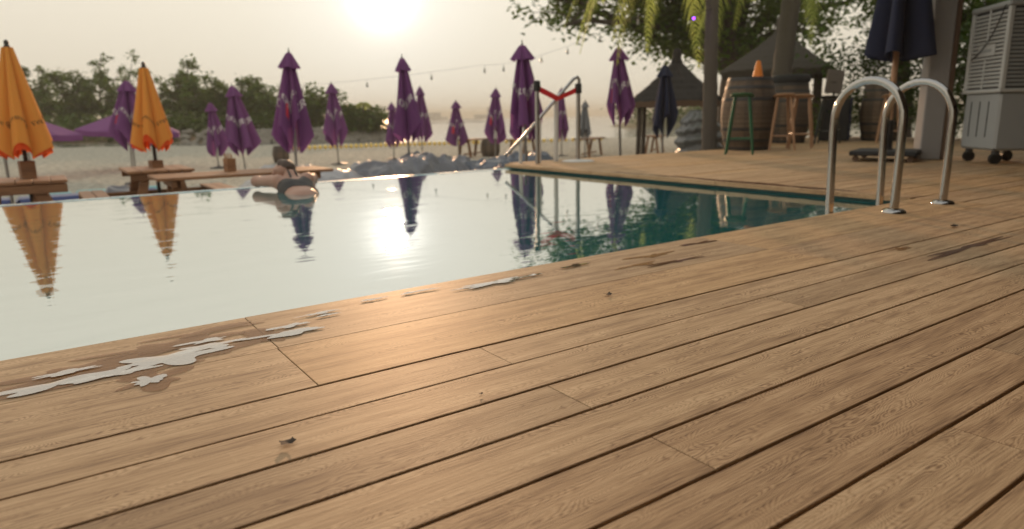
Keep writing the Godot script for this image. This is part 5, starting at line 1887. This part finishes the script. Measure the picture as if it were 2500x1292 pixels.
func build_people() -> void:
	# a bather leaning forward on the overflow edge, seen from behind, head resting on the arms
	var t := thing("person", "bather in a black swimsuit leaning on the overflow edge, arms folded on the rim", "person", Vector3(1.73, -0.012, -5.45))
	t.scale = Vector3(0.85, 0.93, 0.93)
	var hip := Vector3(-0.02, -0.30, 0.42)
	var waist := Vector3(-0.01, -0.130, 0.13)
	var chest := Vector3(0.01, -0.055, -0.10)
	var shl := Vector3(-0.125, 0.045, -0.235)
	var shr := Vector3(0.145, 0.055, -0.170)
	var neck := Vector3(0.015, 0.08, -0.26)
	var head := Vector3(-0.010, 0.118, -0.385)
	var el := Vector3(-0.235, 0.03, -0.555)
	var er := Vector3(0.30, 0.03, -0.45)
	var hl := Vector3(0.02, 0.05, -0.665)
	var hr := Vector3(0.05, 0.05, -0.64)
	var bones := [
		[hip + Vector3(-0.07, 0, 0), hip + Vector3(0.07, 0, 0), 0.125, 0.125],
		[hip, waist, 0.14, 0.115], [waist + Vector3(-0.05, 0, 0), waist + Vector3(0.05, 0, 0), 0.11, 0.11],
		[waist + Vector3(-0.04, 0, 0), chest + Vector3(-0.06, 0, 0.02), 0.108, 0.112], [waist + Vector3(0.04, 0, 0), chest + Vector3(0.06, 0, 0), 0.108, 0.112],
		[chest + Vector3(-0.05, 0.01, 0), shl + Vector3(0.03, -0.02, 0), 0.105, 0.062], [chest + Vector3(0.05, 0.01, 0), shr + Vector3(-0.03, -0.02, 0), 0.105, 0.062],
		[chest + Vector3(0, 0.02, -0.02), neck, 0.10, 0.052], [neck, head + Vector3(0, -0.03, 0.02), 0.05, 0.05],
		[shl, el, 0.056, 0.042], [shr, er, 0.056, 0.042], [el, hl, 0.042, 0.027], [er, hr + Vector3(0.06, 0, 0), 0.042, 0.027],
		[hip + Vector3(-0.09, 0, 0), hip + Vector3(-0.10, -0.40, 0.15), 0.09, 0.065], [hip + Vector3(0.09, 0, 0), hip + Vector3(0.10, -0.40, 0.15), 0.09, 0.065],
		[hip + Vector3(-0.10, -0.40, 0.15), hip + Vector3(-0.10, -0.72, 0.35), 0.062, 0.04], [hip + Vector3(0.10, -0.40, 0.15), hip + Vector3(0.10, -0.72, 0.35), 0.062, 0.04]]
	part(t, "body", nets(bones, Vector3(-0.36, -1.12, -0.75), Vector3(0.42, 0.22, 0.85), 0.0155, 0.045), M.skin)
	# the head, turned to the left, with a face, an ear and loose wet hair
	var hb := [[head + Vector3(0, 0.005, 0.02), head + Vector3(-0.012, 0.0, -0.02), 0.083, 0.078], [head + Vector3(-0.03, -0.045, -0.02), head + Vector3(-0.055, -0.05, -0.02), 0.052, 0.04],
		[head + Vector3(-0.088, -0.002, -0.012), head + Vector3(-0.102, -0.02, -0.012), 0.009, 0.013], [head + Vector3(-0.088, -0.046, -0.012), head + Vector3(-0.084, -0.046, -0.03), 0.010, 0.010],
		[head + Vector3(-0.078, 0.018, 0.02), head + Vector3(-0.078, 0.018, -0.045), 0.013, 0.013], [head + Vector3(-0.01, 0.0, 0.083), head + Vector3(-0.012, -0.03, 0.083), 0.017, 0.011]]
	part(t, "head", nets(hb, head - Vector3(0.14, 0.12, 0.13), head + Vector3(0.12, 0.12, 0.13), 0.0065, 0.022), M.skin)
	var hair := [[head + Vector3(0.012, 0.022, 0.012), head + Vector3(-0.01, 0.03, -0.01), 0.088, 0.08], [head + Vector3(0.04, 0.01, 0.03), head + Vector3(0.075, -0.06, 0.08), 0.07, 0.035], [head + Vector3(0.06, -0.03, 0.06), head + Vector3(0.11, -0.10, 0.12), 0.04, 0.018]]
	var hn := -Vector3(0.55, 0.40, 0.62).normalized()
	var cut := [[hn, head.dot(hn) - 0.006]]
	part(t, "hair", nets(hair, head - Vector3(0.12, 0.14, 0.14), head + Vector3(0.17, 0.14, 0.18), 0.0075, 0.03, 0.0, cut), M.hair)
	# black bikini top: a broad band across the back and the straps that rise from it
	var axis := (chest - waist).normalized()
	var band := [[axis, chest.dot(axis) + 0.085], [-axis, 0.115 - chest.dot(axis)]]
	part(t, "swimsuit_top", nets(bones.slice(0, 7), Vector3(-0.26, -0.25, -0.32), Vector3(0.28, 0.12, 0.12), 0.011, 0.045, 0.006, band), M.swimsuit)
	for sd in [-1.0, 1.0]:
		var s := Soup.new()
		var a := chest + Vector3(sd * 0.035, 0.118, -0.03)
		var b := neck + Vector3(sd * 0.03, 0.055, 0.01)
		s.tube([a + Vector3(0, -0.02, 0.05), a, a.lerp(b, 0.5) + Vector3(0, 0.008, 0), b], [0.014, 0.012, 0.010, 0.009], 8)
		part(t, "strap", s.mesh(), M.swimsuit)
	var ha := (waist - hip).normalized()
	var bottom := [[ha, hip.dot(ha) + 0.08], [-ha, 0.12 - hip.dot(ha)]]
	part(t, "swimsuit_bottom", nets(bones.slice(0, 3), hip - Vector3(0.25, 0.2, 0.22), hip + Vector3(0.25, 0.2, 0.22), 0.013, 0.045, 0.006, bottom), M.swimsuit)
	# the hands, one laid over the other under the cheek
	for q in [[hl, Vector3(1, 0, 0.05).normalized()], [hr + Vector3(0.05, 0.03, 0), Vector3(-1, 0, -0.05).normalized()]]:
		var w: Vector3 = q[0]
		var d: Vector3 = q[1]
		var side := d.cross(Vector3.UP)
		var fb := [[w, w + d * 0.075 + side * 0.018, 0.022, 0.015], [w, w + d * 0.075 - side * 0.018, 0.022, 0.015]]
		for f in 4:
			var r := w + d * 0.075 + side * (-0.030 + 0.020 * f)
			var l: float = [0.058, 0.070, 0.075, 0.062][f]
			fb.append([r, r + d * l * 0.55, 0.0095, 0.009])
			fb.append([r + d * l * 0.55, r + d * l + Vector3(0, -0.012, 0), 0.009, 0.008])
		fb.append([w + d * 0.02 + side * 0.022, w + d * 0.05 + side * 0.052, 0.012, 0.010])
		fb.append([w + d * 0.05 + side * 0.052, w + d * 0.085 + side * 0.058, 0.010, 0.009])
		part(t, "hand", nets(fb, w - Vector3(0.19, 0.05, 0.09), w + Vector3(0.19, 0.05, 0.09), 0.0055, 0.008), M.skin)
	# a tiny walker on the far sand
	var p := thing("person", "tiny distant person in dark clothes walking on the far sand", "person", Vector3(0.75, SAND, -57.6))
	var wb := [[Vector3(0, 0.92, 0), Vector3(0, 1.36, 0.02), 0.13, 0.15], [Vector3(0, 1.40, 0.02), Vector3(0, 1.52, 0.03), 0.06, 0.055], [Vector3(-0.08, 0.9, 0), Vector3(-0.12, 0.48, 0.14), 0.09, 0.06], [Vector3(-0.12, 0.48, 0.14), Vector3(-0.12, 0.05, 0.05), 0.06, 0.045], [Vector3(0.08, 0.9, 0), Vector3(0.1, 0.48, 0.0), 0.09, 0.06], [Vector3(0.1, 0.48, 0.0), Vector3(0.1, 0.05, -0.22), 0.06, 0.045], [Vector3(-0.19, 1.36, 0), Vector3(-0.26, 1.08, -0.08), 0.05, 0.04], [Vector3(-0.26, 1.08, -0.08), Vector3(-0.26, 0.84, 0.05), 0.04, 0.035], [Vector3(0.19, 1.36, 0), Vector3(0.26, 1.08, 0.08), 0.05, 0.04], [Vector3(0.26, 1.08, 0.08), Vector3(0.26, 0.84, 0.16), 0.04, 0.035], [Vector3(0, 1.62, 0.04), Vector3(0, 1.66, 0.03), 0.10, 0.10]]
	part(p, "body", nets(wb, Vector3(-0.4, 0, -0.35), Vector3(0.4, 1.85, 0.35), 0.045, 0.05), M.dark_panel)

func _ready() -> void:
	# camera, sky, sun, exposure
	var cam := Camera3D.new()
	cam.name = "camera"
	var att := CameraAttributesPhysical.new()
	att.frustum_focal_length = 30.77
	att.frustum_focus_distance = 1.55
	att.frustum_near = 0.05
	att.frustum_far = 4000.0
	att.exposure_aperture = 4.2
	cam.attributes = att
	cam.transform = Transform3D(Basis(Vector3(0.8184, -0.0157, 0.5745), Vector3(0.1352, 0.9768, -0.1659), Vector3(-0.5586, 0.2135, 0.8015)).orthonormalized(), Vector3(0, 0.52, 0))
	cam.fov = 42.63
	cam.near = 0.05
	cam.far = 4000.0
	add_child(cam)
	cam.current = true
	var sun_dir := Vector3(0.417, 0.162, -0.895).normalized()
	var env := Environment.new()
	env.background_mode = Environment.BG_SKY
	var sky := Sky.new()
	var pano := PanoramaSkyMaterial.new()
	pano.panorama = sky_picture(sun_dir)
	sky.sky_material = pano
	env.sky = sky
	env.tonemap_mode = Environment.TONE_MAPPER_LINEAR
	env.tonemap_exposure = 1.05
	env.fog_enabled = true
	env.fog_density = 0.0016
	env.fog_light_color = Color(1.0, 0.97, 0.90)
	env.sdfgi_enabled = true
	env.ssao_enabled = true
	env.ssil_enabled = true
	var we := WorldEnvironment.new()
	we.name = "world_environment"
	we.environment = env
	add_child(we)
	var sun := DirectionalLight3D.new()
	sun.name = "sun"
	sun.light_color = Color(1.0, 0.79, 0.60)
	sun.light_energy = 0.75
	sun.light_angular_distance = 1.2
	sun.shadow_enabled = true
	add_child(sun)
	sun.look_at_from_position(sun_dir * 50.0, Vector3.ZERO, Vector3.UP)

	rng.seed = 7
	materials()
	build_deck()
	build_pool()
	build_beach()
	build_far_shore()
	build_huts()
	build_vegetation()
	build_parasols()
	build_tables()
	build_tarps()
	build_deck_things()
	build_lights_strings()
	build_people()
	build_wet_spots()
